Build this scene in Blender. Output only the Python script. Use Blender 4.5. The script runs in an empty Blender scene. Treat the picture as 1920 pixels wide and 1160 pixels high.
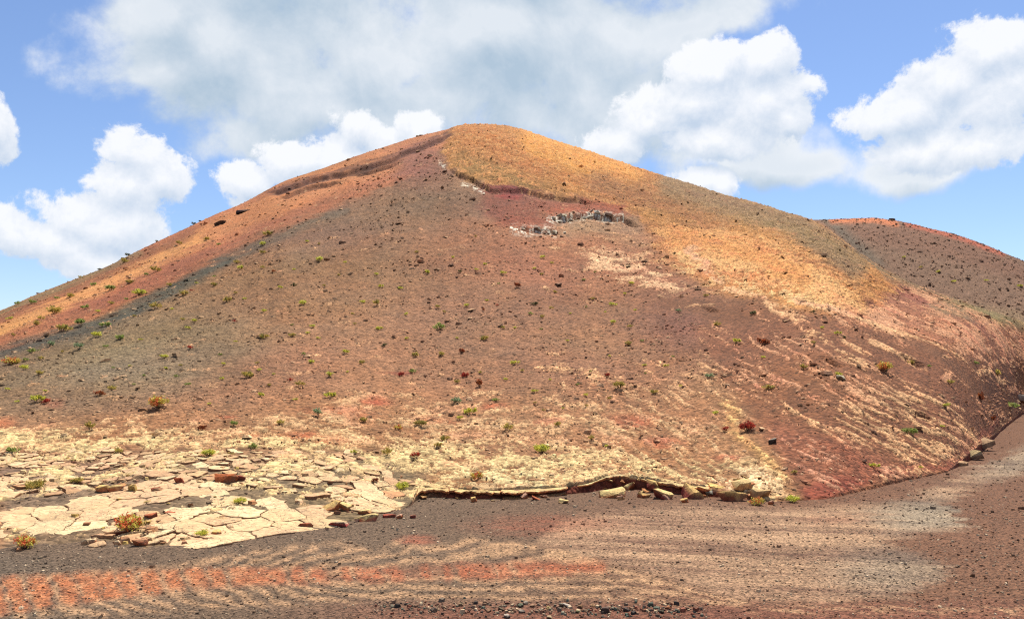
import bpy, bmesh, math, random, time
import numpy as np
from mathutils import Vector

T0 = time.time()
RNG = np.random.default_rng(11)
random.seed(11)
scene = bpy.context.scene
COL = scene.collection

# ------------------------------------------------------------------ camera
F = 1500.0                      # focal length in photo pixels (1920 wide)
HC = 3.2                        # eye height (taken from a tour bus)
PITCH = math.atan(0.08)         # horizon at photo row 700
CP, SP = math.cos(PITCH), math.sin(PITCH)
cam_d = bpy.data.cameras.new("camera")
cam = bpy.data.objects.new("camera", cam_d)
COL.objects.link(cam)
cam.location = (0, 0, HC)
cam.rotation_euler = (math.pi / 2 + PITCH, 0, 0)
cam_d.sensor_width = 36.0
cam_d.lens = 36.0 * F / 1920.0
cam_d.clip_end = 20000.0
cam_d.clip_start = 0.1
scene.camera = cam
scene.cycles.use_denoising = False
scene.cycles.filter_width = 1.15
scene.cycles.max_bounces = 4
scene.cycles.diffuse_bounces = 2
scene.view_settings.view_transform = 'Standard'
scene.view_settings.look = 'None'
scene.view_settings.exposure = 0.85
scene.view_settings.gamma = 1.0
scene.view_settings.use_curve_mapping = False

# ------------------------------------------------------------------ sun + sky
SUN_EL = math.radians(64.0)
SUN_AZ = math.radians(20.0)      # clockwise from +Y (view direction): high, a little right, behind the hill
to_sun = Vector((math.sin(SUN_AZ) * math.cos(SUN_EL), math.cos(SUN_AZ) * math.cos(SUN_EL), math.sin(SUN_EL)))
sd = bpy.data.lights.new("sun", 'SUN')
sd.energy = 4.6
sd.angle = math.radians(0.53)
sd.color = (1.0, 0.94, 0.83)
sun = bpy.data.objects.new("sun", sd)
COL.objects.link(sun)
sun.rotation_euler = (-to_sun).to_track_quat('-Z', 'Y').to_euler()
sun.location = to_sun * 300


def srgb(c):
    c = np.asarray(c, dtype=float) / 255.0
    return np.where(c <= 0.04045, c / 12.92, ((c + 0.055) / 1.055) ** 2.4)


def ray(px, py):
    a, b = (px - 960.0) / F, (580.0 - py) / F
    v = np.array([a, CP - b * SP, SP + b * CP])
    return v / np.linalg.norm(v)


world = bpy.data.worlds.new("World")
scene.world = world
world.use_nodes = True
wt = world.node_tree
wt.nodes.clear()


class NT:
    """tiny helper to chain math nodes"""
    def __init__(s, t): s.t = t

    def n(s, kind, **kw):
        nd = s.t.nodes.new(kind)
        for k, v in kw.items(): setattr(nd, k, v)
        return nd

    def put(s, sock, v):
        if hasattr(v, 'is_output'): s.t.links.new(v, sock)
        elif v is not None: sock.default_value = v

    def m(s, op, a, b=None, c=None, clamp=False):
        nd = s.n('ShaderNodeMath', operation=op, use_clamp=clamp)
        for i, v in enumerate((a, b, c)): s.put(nd.inputs[i], v)
        return nd.outputs[0]

    def v(s, op, a, b=None, c=None, out=0):
        nd = s.n('ShaderNodeVectorMath', operation=op)
        for i, v in enumerate((a, b, c)):
            if v is not None: s.put(nd.inputs[i], v)
        return nd.outputs['Value'] if op in ('LENGTH', 'DOT_PRODUCT', 'DISTANCE') else nd.outputs[0]

    def noise(s, vec, scale, detail=4, rough=0.55, dist=0.0, out='Fac'):
        nd = s.n('ShaderNodeTexNoise', noise_dimensions='3D')
        s.put(nd.inputs['Vector'], vec)
        nd.inputs['Scale'].default_value = scale
        nd.inputs['Detail'].default_value = detail
        nd.inputs['Roughness'].default_value = rough
        nd.inputs['Distortion'].default_value = dist
        return nd.outputs[out]

    def mr(s, v, a, b, c=0.0, d=1.0, smooth=True):
        nd = s.n('ShaderNodeMapRange', interpolation_type='SMOOTHSTEP' if smooth else 'LINEAR')
        s.put(nd.inputs['Value'], v)
        for k, x in zip(('From Min', 'From Max', 'To Min', 'To Max'), (a, b, c, d)): s.put(nd.inputs[k], x)
        return nd.outputs['Result']

    def mix(s, f, a, b, blend='MIX'):
        nd = s.n('ShaderNodeMix', data_type='RGBA', blend_type=blend)
        s.put(nd.inputs['Factor'], f); s.put(nd.inputs[6], a); s.put(nd.inputs[7], b)
        return nd.outputs[2]


def rgba(c, k=1.0):
    l = srgb(c) * k
    return (float(l[0]), float(l[1]), float(l[2]), 1.0)


def cloud_group(name, blobs, smooth, warp, namp, nscale, ndetail, nrough):
    """density of a cloud layer as a function of the direction looked in"""
    g = bpy.data.node_groups.new(name, 'ShaderNodeTree')
    g.interface.new_socket('Dir', in_out='INPUT', socket_type='NodeSocketVector')
    g.interface.new_socket('Density', in_out='OUTPUT', socket_type='NodeSocketFloat')
    k = NT(g)
    gi, go = k.n('NodeGroupInput'), k.n('NodeGroupOutput')
    p = gi.outputs[0]
    w1 = k.noise(p, 7.0, 3, 0.5, out='Color')
    w1 = k.v('SUBTRACT', w1, (0.5, 0.5, 0.5))
    pw = k.v('MULTIPLY_ADD', w1, (warp, warp, warp), p)
    acc = None
    for (bx, by, rx, ry) in blobs:
        c = ray(bx, by)
        s = (F / rx, F / max(rx, ry) * 0.8, F / ry)
        q = k.v('MULTIPLY_ADD', pw, s, (-c[0] * s[0], -c[1] * s[1], -c[2] * s[2]))
        d = k.v('LENGTH', q)
        acc = d if acc is None else k.m('SMOOTH_MIN', acc, d, smooth)
    n = k.noise(p, nscale, ndetail, nrough, 0.15)
    dens = k.m('ADD', k.m('SUBTRACT', 1.0, acc), k.m('MULTIPLY', k.m('SUBTRACT', n, 0.5), namp))
    g.links.new(dens, go.inputs[0])
    return g


CUMULUS = [(255, 275, 62, 42), (300, 322, 52, 52), (240, 335, 78, 60), (135, 388, 72, 55), (95, 440, 110, 42), (205, 420, 105, 62),
           (30, 436, 62, 38), (200, 485, 80, 32), (-12, 245, 30, 52),
           (455, 345, 52, 44), (560, 308, 90, 50), (690, 262, 88, 48), (775, 248, 60, 40), (480, 385, 60, 28), (640, 310, 120, 50),
           (1320, 128, 84, 52), (1425, 118, 68, 44), (1300, 195, 122, 68), (1420, 200, 100, 72), (1484, 220, 44, 36), (1225, 232, 105, 62),
           (1165, 262, 95, 50), (1345, 262, 120, 46), (1330, 345, 72, 36),
           (1860, 98, 92, 56), (1785, 150, 92, 60), (1905, 180, 125, 100), (1700, 205, 92, 54), (1640, 214, 66, 44), (1720, 280, 105, 52),
           (1840, 275, 140, 66), (2010, 190, 110, 120)]
STRATUS = [(400, 70, 230, 130), (560, 165, 240, 140), (700, 70, 340, 150), (900, 70, 320, 150), (620, 235, 225, 80), (810, 180, 220, 110), (950, 190, 170, 90),
           (1110, 60, 290, 120), (1080, 175, 160, 135), (1280, 30, 240, 66), (330, 20, 110, 80), (1130, 245, 150, 85), (330, 130, 90, 50),
           (500, -150, 500, 170), (1000, -160, 500, 180), (1400, 285, 150, 70), (1200, 170, 120, 80), (1500, 300, 130, 46), (1720, 300, 150, 50), (460, 270, 90, 60)]
K = NT(wt)
tc = K.n('ShaderNodeTexCoord')
D0 = K.v('NORMALIZE', tc.outputs['Generated'])
gC = cloud_group('cumulus', [(a, b, c * q, d * q) for a, b, c, d in CUMULUS for q in ((1.12 if a < 400 else (0.92 if a > 1540 else 1.0)),)], 0.16, 0.055, 2.2, 16.0, 9, 0.66)
gS = cloud_group('stratus', STRATUS, 0.30, 0.11, 2.1, 7.0, 8, 0.62)


def use(g, vec):
    nd = K.n('ShaderNodeGroup'); nd.node_tree = g
    K.put(nd.inputs[0], vec)
    return nd.outputs[0]


LD = Vector((-0.15, 0.0, 1.0)).normalized()
sky = K.n('ShaderNodeTexSky', sky_type='NISHITA')
sky.sun_disc = False
sky.sun_elevation = SUN_EL
sky.sun_rotation = SUN_AZ
sky.altitude = 300.0
sky.air_density = 1.0
sky.dust_density = 0.3
sky.ozone_density = 2.2
# everywhere outside the framed part the same kind of broken cloud goes on
away = K.mr(K.v('DOT_PRODUCT', D0, (0.0, CP, SP)), 0.80, 0.62)
gen = K.noise(D0, 3.1, 7, 0.58, 0.2)
gen_d = K.m('MULTIPLY', K.m('SUBTRACT', K.m('MULTIPLY', gen, 4.0), 1.9), away)
c0 = use(gC, D0)
c1 = use(gC, K.v('ADD', D0, tuple(LD * 0.022)))
s0_ = use(gS, D0)
s1_ = use(gS, K.v('ADD', D0, tuple(LD * 0.05)))
maskC = K.m('MAXIMUM', K.mr(c0, 0.03, 0.30), K.mr(gen_d, 0.05, 0.5))
maskS = K.mr(s0_, -0.05, 0.50)
litC = K.m('MULTIPLY_ADD', K.m('SUBTRACT', c0, c1), 0.8, 0.58, clamp=True)
thick = K.mr(s0_, 0.0, 1.0)
litS = K.m('MULTIPLY_ADD', K.m('SUBTRACT', s0_, s1_), 0.9, 0.62, clamp=True)
litS = K.m('SUBTRACT', litS, K.m('MULTIPLY', thick, 0.30), clamp=True)
colC = K.mix(litC, rgba((196, 212, 232)), rgba((249, 251, 255)))
colS = K.mix(litS, rgba((180, 200, 217)), rgba((246, 249, 252)))
bgSky = K.n('ShaderNodeBackground'); K.put(bgSky.inputs[0], K.mix(1.0, sky.outputs[0], (0.92, 0.955, 1.07, 1), 'MULTIPLY')); bgSky.inputs[1].default_value = 0.078
bgS = K.n('ShaderNodeBackground'); K.put(bgS.inputs[0], colS); bgS.inputs[1].default_value = 0.56
bgC = K.n('ShaderNodeBackground'); K.put(bgC.inputs[0], colC); bgC.inputs[1].default_value = 0.57
mx1 = K.n('ShaderNodeMixShader'); mx2 = K.n('ShaderNodeMixShader')
K.put(mx1.inputs[0], K.m('MULTIPLY', maskS, 0.95)); wt.links.new(bgSky.outputs[0], mx1.inputs[1]); wt.links.new(bgS.outputs[0], mx1.inputs[2])
K.put(mx2.inputs[0], K.m('MULTIPLY', maskC, 0.97)); wt.links.new(mx1.outputs[0], mx2.inputs[1]); wt.links.new(bgC.outputs[0], mx2.inputs[2])
world.cycles.sampling_method = 'NONE'
wo = K.n('ShaderNodeOutputWorld')
wt.links.new(mx2.outputs[0], wo.inputs[0])

# ------------------------------------------------------------------ numpy helpers
_ang = RNG.random((8, 256, 256)) * 2 * np.pi
_GX, _GY = np.cos(_ang).astype(np.float32), np.sin(_ang).astype(np.float32)


def pn(x, y, seed=0):
    x = np.asarray(x, np.float32) + 37.31 * (seed + 1); y = np.asarray(y, np.float32) + 11.77 * (seed + 3)
    s = seed % 8
    xf, yf = np.floor(x), np.floor(y)
    fx, fy = x - xf, y - yf
    i, j = xf.astype(np.int32) & 255, yf.astype(np.int32) & 255
    i1, j1 = (i + 1) & 255, (j + 1) & 255
    gx, gy = _GX[s], _GY[s]
    u = fx * fx * fx * (fx * (fx * 6 - 15) + 10); v = fy * fy * fy * (fy * (fy * 6 - 15) + 10)
    n00 = gx[i, j] * fx + gy[i, j] * fy
    n10 = gx[i1, j] * (fx - 1) + gy[i1, j] * fy
    n01 = gx[i, j1] * fx + gy[i, j1] * (fy - 1)
    n11 = gx[i1, j1] * (fx - 1) + gy[i1, j1] * (fy - 1)
    return ((n00 * (1 - u) + n10 * u) * (1 - v) + (n01 * (1 - u) + n11 * u) * v) * 1.5


def fbm(x, y, o=4, seed=0, g=0.5):
    a, s, t = 1.0, 0.0, 0.0
    for k in range(o):
        s = s + a * pn(x * 2.03 ** k, y * 2.03 ** k, seed + k); t += a; a *= g
    return s / t


def sstep(a, b, x):
    t = np.clip((x - a) / (b - a), 0, 1)
    return t * t * (3 - 2 * t)


def spline(xs, ys):
    """monotone cubic through points, returns a vectorised function (linear outside)"""
    xs, ys = np.array(xs, float), np.array(ys, float)
    o = np.argsort(xs); xs, ys = xs[o], ys[o]
    h = np.diff(xs); dl = np.diff(ys) / h
    m = np.zeros_like(xs); m[0], m[-1] = dl[0], dl[-1]
    for i in range(1, len(xs) - 1):
        m[i] = 0 if dl[i - 1] * dl[i] <= 0 else (h[i - 1] + h[i]) / (h[i - 1] / dl[i - 1] + h[i] / dl[i])

    def f(x):
        x = np.asarray(x, float)
        i = np.clip(np.searchsorted(xs, x) - 1, 0, len(h) - 1)
        t = np.clip((x - xs[i]) / h[i], 0, 1)
        y = (2 * t**3 - 3 * t**2 + 1) * ys[i] + (t**3 - 2 * t**2 + t) * h[i] * m[i] + (-2 * t**3 + 3 * t**2) * ys[i + 1] + (t**3 - t**2) * h[i] * m[i + 1]
        return y + np.where(x < xs[0], (x - xs[0]) * m[0], 0) + np.where(x > xs[-1], (x - xs[-1]) * m[-1], 0)
    return f


def pix_az_te(px, py):
    v = ray(px, py)
    return math.atan2(v[0], v[1]), v[2] / math.hypot(v[0], v[1])


def project(x, y, z):
    d = y * CP + (z - HC) * SP
    d = np.where(d < 0.5, 0.5, d)
    return 960 + F * x / d, 580 - F * (-y * SP + (z - HC) * CP) / d


DEG = math.pi / 180
# ------------------------------------------------------------------ shape of the hills
SIL = [(-700, 762), (-300, 700), (0, 583), (60, 556), (130, 528), (200, 500), (260, 470), (330, 437), (400, 404), (450, 384), (500, 357), (540, 338),
       (600, 318), (660, 296), (720, 276), (780, 257), (830, 245), (860, 237), (890, 234), (930, 235), (970, 242), (1020, 258), (1100, 284),
       (1160, 304), (1240, 330), (1300, 348), (1360, 367), (1420, 383), (1470, 399), (1505, 409), (1540, 424), (1600, 466), (1660, 506), (1740, 543), (1830, 575),
       (1920, 604), (2050, 650), (2264, 715), (2500, 750)]
BASE = [(-700, 1040), (-300, 1045), (0, 1034), (100, 1020), (180, 1018), (300, 1030), (420, 1016), (540, 995), (640, 980), (720, 965), (765, 950), (790, 930), (900, 933), (1000, 930),
        (1100, 921), (1150, 914), (1250, 922), (1350, 932), (1450, 938), (1540, 935), (1620, 919), (1700, 901), (1770, 886), (1820, 862), (1850, 838),
        (1880, 806), (1905, 786), (1930, 772)]
a_te = [pix_az_te(*p) for p in SIL]
TE = spline([a for a, _ in a_te], [t for _, t in a_te])
b_te = [pix_az_te(*p) for p in BASE]
bx = [a for a, _ in b_te] + [36 * DEG, 40 * DEG, 44 * DEG]
by = [-HC / t for _, t in b_te] + [80, 90, 96]
RB = spline(bx, by)
_a = np.linspace(-66, 48, 1200) * DEG
_b = RB(np.clip(_a, -60 * DEG, 44 * DEG))
_k = np.exp(-0.5 * (np.arange(-90, 91) * (_a[1] - _a[0]) / (2.2 * DEG))**2); _k /= _k.sum()
_bs = np.convolve(np.pad(_b, 90, mode='edge'), _k, mode='valid')
_w = np.clip((_a / DEG - 14) / 6, 0, 1); _bs = _bs * (1 - _w) + _b * _w
RBS = lambda az: np.interp(az, _a, _bs)
RC = spline([-60 * DEG, -47 * DEG, -32.6 * DEG, -17 * DEG, -2.5 * DEG, 10 * DEG, 20 * DEG, 27 * DEG, 32.6 * DEG, 44 * DEG],
            [84, 88, 100, 121, 132, 127, 114, 104, 98, 100])
H0 = spline([-60 * DEG, -8.6 * DEG, -6.2 * DEG, -3 * DEG, 2 * DEG, 6 * DEG, 9 * DEG, 13 * DEG, 15.5 * DEG, 18 * DEG, 28 * DEG, 29.3 * DEG, 30.2 * DEG, 31 * DEG, 45 * DEG],
            [0, 0, 0.13, 0.23, 0.20, 0.25, 0.29, 0.25, 0.18, 0.05, 0.05, 0.22, 0.35, 0.15, 0.03])
S0 = spline([-60 * DEG, -32 * DEG, -12 * DEG, 0, 15 * DEG, 24 * DEG, 33 * DEG, 45 * DEG], [0.05, 0.085, 0.10, 0.13, 0.20, 0.30, 0.30, 0.1])


def zhill(az, r):
    B, R, te, h0, s0 = RB(az), RC(az), TE(az), H0(az), S0(az)
    Bs = RBS(az)
    L = np.maximum(R - Bs, 3.0)
    t = (r - Bs) / L
    zc = np.maximum(HC + te * R, 0.2)
    tc_ = np.clip(t, 0, 1)
    z = h0 * np.exp(-np.maximum(r - B, 0) / 2.2) + (tc_**3 - 2 * tc_**2 + tc_) * s0 * L + (-2 * tc_**3 + 3 * tc_**2) * zc + (tc_**3 - tc_**2) * te * L
    dr = np.maximum(r - R, 0)
    z = z + te * dr - 0.011 * dr * dr
    z = z + np.minimum(t, 0) * L * s0
    df = np.maximum(B - r, 0)
    z = z - df * (0.12 + 3.0 * np.minimum(h0, 0.4) * 2)
    return np.maximum(z, -3.0)


SIL2 = [(1200, 470), (1400, 430), (1500, 414), (1540, 412.5), (1590, 410.5), (1640, 409), (1655, 411), (1690, 416), (1740, 428), (1790, 440), (1840, 457), (1880, 474), (1920, 491), (2000, 540), (2200, 640), (2500, 720)]
s_te = [pix_az_te(*p) for p in SIL2]
TE2 = spline([a for a, _ in s_te], [t for _, t in s_te])


def zhill2(az, r):
    R = 156 - 14 * np.abs(az / DEG - 24) / 20
    te = TE2(az)
    zc = np.maximum(HC + te * R, 0.3)
    B = 84.0
    t = np.clip((r - B) / (R - B), 0, 1)
    z = (-2 * t**3 + 3 * t**2) * zc + (t**3 - t**2) * te * (R - B) + (t**3 - 2 * t**2 + t) * 0.22 * (R - B)
    dr = np.maximum(r - R, 0)
    return np.maximum(z + te * dr - 0.010 * dr * dr - np.maximum(B - r, 0) * 0.3, -3.0)


def zground(x, y):
    r = np.hypot(x, y)
    return 0.035 * fbm(x * 0.35, y * 0.35, 3, 5) + 0.012 * fbm(x * 2.2, y * 2.2, 2, 6) * np.exp(-r / 60) + 0.004


def raycast(px, py):
    """point of the bare terrain that a photo pixel looks at"""
    az, te = pix_az_te(px, py)
    r = np.geomspace(5, 400, 5000)
    zh = np.maximum(zhill(az + 0 * r, r), 0)
    if px > 1480: zh = np.maximum(zh, zhill2(az + 0 * r, r))
    hit = np.nonzero(zh >= HC + te * r)[0]
    k = hit[0] if len(hit) else int(np.argmax((zh - HC) / r))
    return r[k] * math.sin(az), r[k] * math.cos(az), r[k]


# ------------------------------------------------------------------ where the ground changes colour and kind
class Paint:
    def __init__(s, x0, x1, y0, y1, st):
        s.x0, s.y0, s.st = x0, y0, st
        s.X, s.Y = np.meshgrid(np.arange(x0, x1 + st, st, dtype=float), np.arange(y0, y1 + st, st, dtype=float))
        s.ch = {}

    def new(s, name, v):
        v = np.asarray(v, float)
        s.ch[name] = np.broadcast_to(v, s.X.shape + v.shape).copy()

    def sd(s, pts, closed=True):
        pts = [np.array(p, float) for p in pts]
        d = np.full(s.X.shape, 1e9); ins = np.zeros(s.X.shape, bool)
        n = len(pts)
        for k in range(n if closed else n - 1):
            a, b = pts[k], pts[(k + 1) % n]
            e = b - a
            wx, wy = s.X - a[0], s.Y - a[1]
            t = np.clip((wx * e[0] + wy * e[1]) / max(e @ e, 1e-9), 0, 1)
            d = np.minimum(d, (wx - e[0] * t)**2 + (wy - e[1] * t)**2)
            if closed:
                c = (a[1] > s.Y) != (b[1] > s.Y)
                with np.errstate(divide='ignore', invalid='ignore'):
                    xx = (b[0] - a[0]) * (s.Y - a[1]) / (b[1] - a[1]) + a[0]
                ins ^= c & (s.X < xx)
        d = np.sqrt(d)
        return np.where(ins, -d, d)

    def poly(s, pts, feather): return sstep(feather, -feather, s.sd(pts))

    def band(s, pts, width, feather): return sstep(width + feather, max(width - feather, 0), s.sd(pts, False))

    def ell(s, x, y, rx, ry, soft=0.5):
        return sstep(1 + soft, 1 - soft, np.hypot((s.X - x) / rx, (s.Y - y) / ry))

    def lay(s, name, m, v, k=1.0):
        v = np.asarray(v, float)
        m = np.clip(m * k, 0, 1)
        if v.ndim: m = m[..., None]
        s.ch[name] = s.ch[name] * (1 - m) + v * m

    def get(s, name, px, py):
        A = s.ch[name]
        fx = np.clip((px - s.x0) / s.st, 0, A.shape[1] - 1.001); fy = np.clip((py - s.y0) / s.st, 0, A.shape[0] - 1.001)
        i, j = fx.astype(int), fy.astype(int)
        u, v = fx - i, fy - j
        if A.ndim == 3: u, v = u[..., None], v[..., None]
        return (A[j, i] * (1 - u) + A[j, i + 1] * u) * (1 - v) + (A[j + 1, i] * (1 - u) + A[j + 1, i + 1] * u) * v


P = Paint(-400, 2320, 200, 1100, 4)
G_ = lambda *c: srgb(c)
P.new('col', G_(134, 95, 74))        # loose cinder
P.new('crust', G_(216, 168, 128))    # baked crust standing above the cinder
P.new('dens', 0.02)                  # how much of the surface is crust
P.new('rub', 0.34)                   # rubble relief
P.new('stone', 0.7)                  # loose stones
P.new('aniso', 0.0)                  # 1 = crust runs in ribs down the right flank
P.new('slab', 0.0)                   # foot of the hill: separate plates
P.new('size', 0.6)
EX = [(-400, 780)]
# brown front slope, its tints
P.lay('col', P.poly([(380, 470), (700, 380), (900, 420), (900, 560), (640, 640), (300, 640)], 70), G_(128, 92, 74))
P.lay('col', P.poly([(-400, 700), (0, 650), (130, 600), (330, 560), (520, 640), (470, 730), (200, 765), (0, 785), (-400, 800)], 70), G_(118, 98, 80))
P.lay('col', P.ell(240, 690, 130, 40, 0.8), G_(124, 108, 90))
P.lay('col', P.ell(1010, 470, 170, 70, 0.8), G_(142, 94, 74))
P.lay('col', P.ell(1290, 600, 110, 55, 0.8), G_(112, 74, 66))
P.lay('col', P.ell(860, 640, 260, 90, 0.8), G_(140, 104, 84), 0.7)
P.lay('col', P.poly([(470, 690), (900, 700), (1300, 700), (1400, 900), (500, 900), (200, 800)], 60), G_(142, 100, 80), 0.8)
P.lay('col', P.poly([(0, 870), (780, 850), (820, 1000), (0, 1060)], 30), G_(112, 92, 82))
# dark ash strip and grey dome below the peak
ash = [(-400, 800), (0, 662), (150, 622), (250, 583), (340, 535), (420, 490), (500, 452), (560, 425), (640, 395), (720, 362), (800, 330), (835, 310)]
P.lay('col', P.poly([(520, 440), (640, 390), (760, 340), (825, 310), (900, 345), (960, 380), (860, 410), (700, 440), (540, 500)], 40), G_(120, 92, 78), 0.85)
P.lay('col', P.band(ash[5:9], 7, 14), G_(92, 82, 76), 0.75)
P.lay('col', P.band(ash[:6], 9, 13), G_(74, 72, 70), 0.95)
# orange left flank
flank = [(-400, 790), (-400, 600), (0, 500), (500, 300), (850, 200), (850, 240), (838, 270), (800, 312), (720, 350), (640, 380), (560, 410), (490, 440), (410, 476), (330, 520), (250, 566), (150, 605), (0, 648)]
P.lay('col', P.poly(flank, 9), G_(166, 106, 76))
P.lay('col', P.band([(-400, 770), (0, 632), (140, 588), (250, 545), (340, 500), (450, 440), (560, 395), (680, 345), (800, 290)], 16, 14), G_(136, 82, 66), 0.9)
P.lay('col', P.band([(-400, 750), (0, 616), (110, 572), (200, 530), (300, 482), (400, 435)], 11, 10), G_(192, 136, 92))
P.lay('col', P.band([(400, 435), (500, 385), (620, 345), (740, 305)], 22, 16), G_(172, 112, 80), 0.9)
P.lay('col', P.band([(-400, 705), (0, 600), (120, 548), (260, 484), (360, 436)], 9, 9), G_(132, 82, 62), 0.9)
P.lay('col', P.band([(-400, 690), (0, 586), (130, 532), (260, 472)], 6, 6), G_(120, 104, 78), 0.9)
P.lay('col', P.band([(500, 360), (600, 328), (690, 307), (790, 272), (850, 244)], 3, 3), G_(84, 50, 46), 0.9)
P.lay('col', P.ell(790, 310, 50, 40, 0.7), G_(132, 86, 80), 0.8)
P.lay('stone', P.poly(flank, 9), 0.5)
P.lay('rub', P.poly(flank, 9), 0.16)
P.lay('rub', P.poly([(640, 330), (850, 250), (850, 330), (900, 350), (800, 400), (640, 400)], 30), 0.5)
P.lay('stone', P.poly([(640, 330), (850, 250), (850, 330), (900, 350), (800, 400), (640, 400)], 30), 1.0)
# golden cap
cap = [(853, 200), (850, 240), (836, 268), (834, 300), (850, 318), (905, 345), (1010, 362), (1120, 378), (1190, 405), (1235, 470), (1330, 530), (1480, 560), (1580, 600), (1640, 590), (1690, 545),
       (1610, 475), (1530, 415), (1530, 300), (1100, 200)]
m = np.maximum(P.poly(cap, 5), 0.85 * P.poly(cap, 26) * sstep(1150, 1300, P.X))
P.lay('col', m, G_(172, 118, 66)); P.lay('rub', m, 0.8); P.lay('stone', m, 0.25)
P.lay('dens', m, 0.42); P.lay('crust', m, G_(212, 156, 92)); P.lay('size', m, 0.45)
P.lay('col', m * P.poly([(850, 290), (1000, 300), (1200, 360), (1300, 420), (1150, 390), (1000, 370), (860, 330)], 25), G_(150, 116, 66))
P.lay('col', m * P.band([(880, 240), (960, 290), (1060, 330), (1180, 370)], 26, 20), G_(178, 112, 60), 0.8)
P.lay('col', m * P.band([(1000, 262), (1090, 300), (1180, 335)], 24, 16), G_(214, 150, 76))
P.lay('crust', m * P.band([(1000, 262), (1090, 300), (1180, 335)], 24, 16), G_(240, 180, 100))
P.lay('col', m * P.band([(1120, 345), (1230, 375), (1350, 420)], 24, 18), G_(148, 100, 66))
P.lay('crust', m * P.band([(1120, 345), (1230, 375), (1350, 420)], 24, 18), G_(176, 130, 84), 0.8)
P.lay('col', m * P.band([(1260, 345), (1400, 395), (1500, 425), (1600, 500)], 26, 18), G_(138, 112, 82))
P.lay('crust', m * P.band([(1260, 345), (1400, 395), (1500, 425), (1600, 500)], 26, 18), G_(168, 140, 100))
lo = P.poly([(1225, 430), (1340, 430), (1460, 460), (1580, 530), (1640, 590), (1560, 605), (1480, 565), (1330, 530), (1240, 480)], 24)
P.lay('col', lo, G_(196, 136, 88)); P.lay('crust', lo, G_(240, 190, 124)); P.lay('dens', lo, 0.72); P.lay('aniso', lo, 0.7)
P.lay('crust', lo * P.band([(1260, 440), (1400, 470), (1500, 520)], 22, 18), G_(230, 164, 94), 0.9)
P.lay('crust', lo * P.band([(1240, 490), (1340, 535), (1480, 565), (1580, 600)], 16, 12), G_(246, 212, 150), 0.9)
# red scar under the cap
P.lay('col', P.poly([(905, 345), (1010, 360), (1120, 378), (1200, 405), (1120, 402), (1020, 400), (960, 425), (900, 400)], 14), G_(124, 68, 58), 0.8)
P.lay('col', P.ell(955, 360, 24, 9, 0.5), G_(140, 54, 52), 0.8)
P.lay('col', P.band([(905, 347), (935, 353), (1010, 362)], 5, 4), G_(110, 48, 50), 0.8)
P.lay('col', P.band([(1040, 396), (1100, 385), (1170, 394)], 10, 8), G_(150, 80, 62), 0.8)
P.lay('col', P.ell(1000, 418, 60, 12, 0.5), G_(132, 66, 54), 0.7)
P.lay('rub', P.poly([(880, 350), (1200, 380), (1220, 430), (960, 440)], 20), 0.55)
# hollow with pale fumarole rim
P.lay('col', P.poly([(1040, 412), (1100, 404), (1190, 414), (1225, 445), (1190, 452), (1120, 440), (1040, 440)], 14), G_(152, 122, 104), 0.85)
P.lay('dens', P.poly([(1040, 402), (1210, 402), (1225, 445), (1040, 440)], 10), 0.08)
P.lay('col', P.poly([(930, 440), (1230, 440), (1300, 560), (1000, 545)], 40), G_(148, 98, 78), 0.7)
m = P.poly([(1095, 480), (1150, 462), (1230, 500), (1300, 540), (1285, 556), (1190, 535), (1100, 510)], 16)
P.lay('dens', m, 0.62); P.lay('crust', m, G_(236, 190, 150)); P.lay('aniso', m, 0.3); P.lay('size', m, 0.5)
P.lay('dens', P.poly([(1120, 440), (1240, 460), (1300, 520), (1200, 480)], 14), 0.3)
P.lay('dens', P.band([(1040, 462), (1100, 472)], 4, 4), 0.5)
# right flank: smooth cinder with ribs
rf = P.poly([(1300, 620), (1380, 560), (1500, 585), (1620, 590), (1720, 545), (1960, 640), (2300, 700), (2300, 800), (1900, 800), (1830, 860), (1750, 895), (1560, 935), (1480, 900), (1400, 780)], 18)
P.lay('col', rf, G_(118, 76, 58)); P.lay('crust', rf, G_(220, 162, 126)); P.lay('dens', rf, 0.24); P.lay('aniso', rf, 1.0); P.lay('stone', rf, 0.5)
P.lay('rub', rf, 0.12); P.lay('size', rf, 0.6)
m = P.poly([(1620, 560), (1720, 545), (1960, 640), (2300, 720), (2300, 760), (1920, 680), (1780, 650), (1660, 620), (1580, 612)], 16)
P.lay('dens', m, 0.55); P.lay('col', m, G_(146, 94, 74))
P.lay('col', P.band([(1690, 545), (1800, 590), (1960, 650), (2200, 720)], 14, 14), G_(132, 80, 68), 0.9)
for sw in ([(1400, 545), (1480, 590), (1600, 625), (1740, 680), (1740, 720), (1640, 680), (1540, 640), (1440, 590)],
           [(1600, 600), (1660, 625), (1800, 675), (1900, 710), (1860, 740), (1760, 715), (1680, 690)],
           [(1200, 545), (1330, 560), (1420, 590), (1480, 620), (1380, 610), (1260, 580)]):
    q = P.poly(sw, 10)
    P.lay('dens', q, 0.07); P.lay('stone', q, 0.06); P.lay('rub', q, 0.03); P.lay('col', q, G_(112, 72, 55), 0.9)
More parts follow.
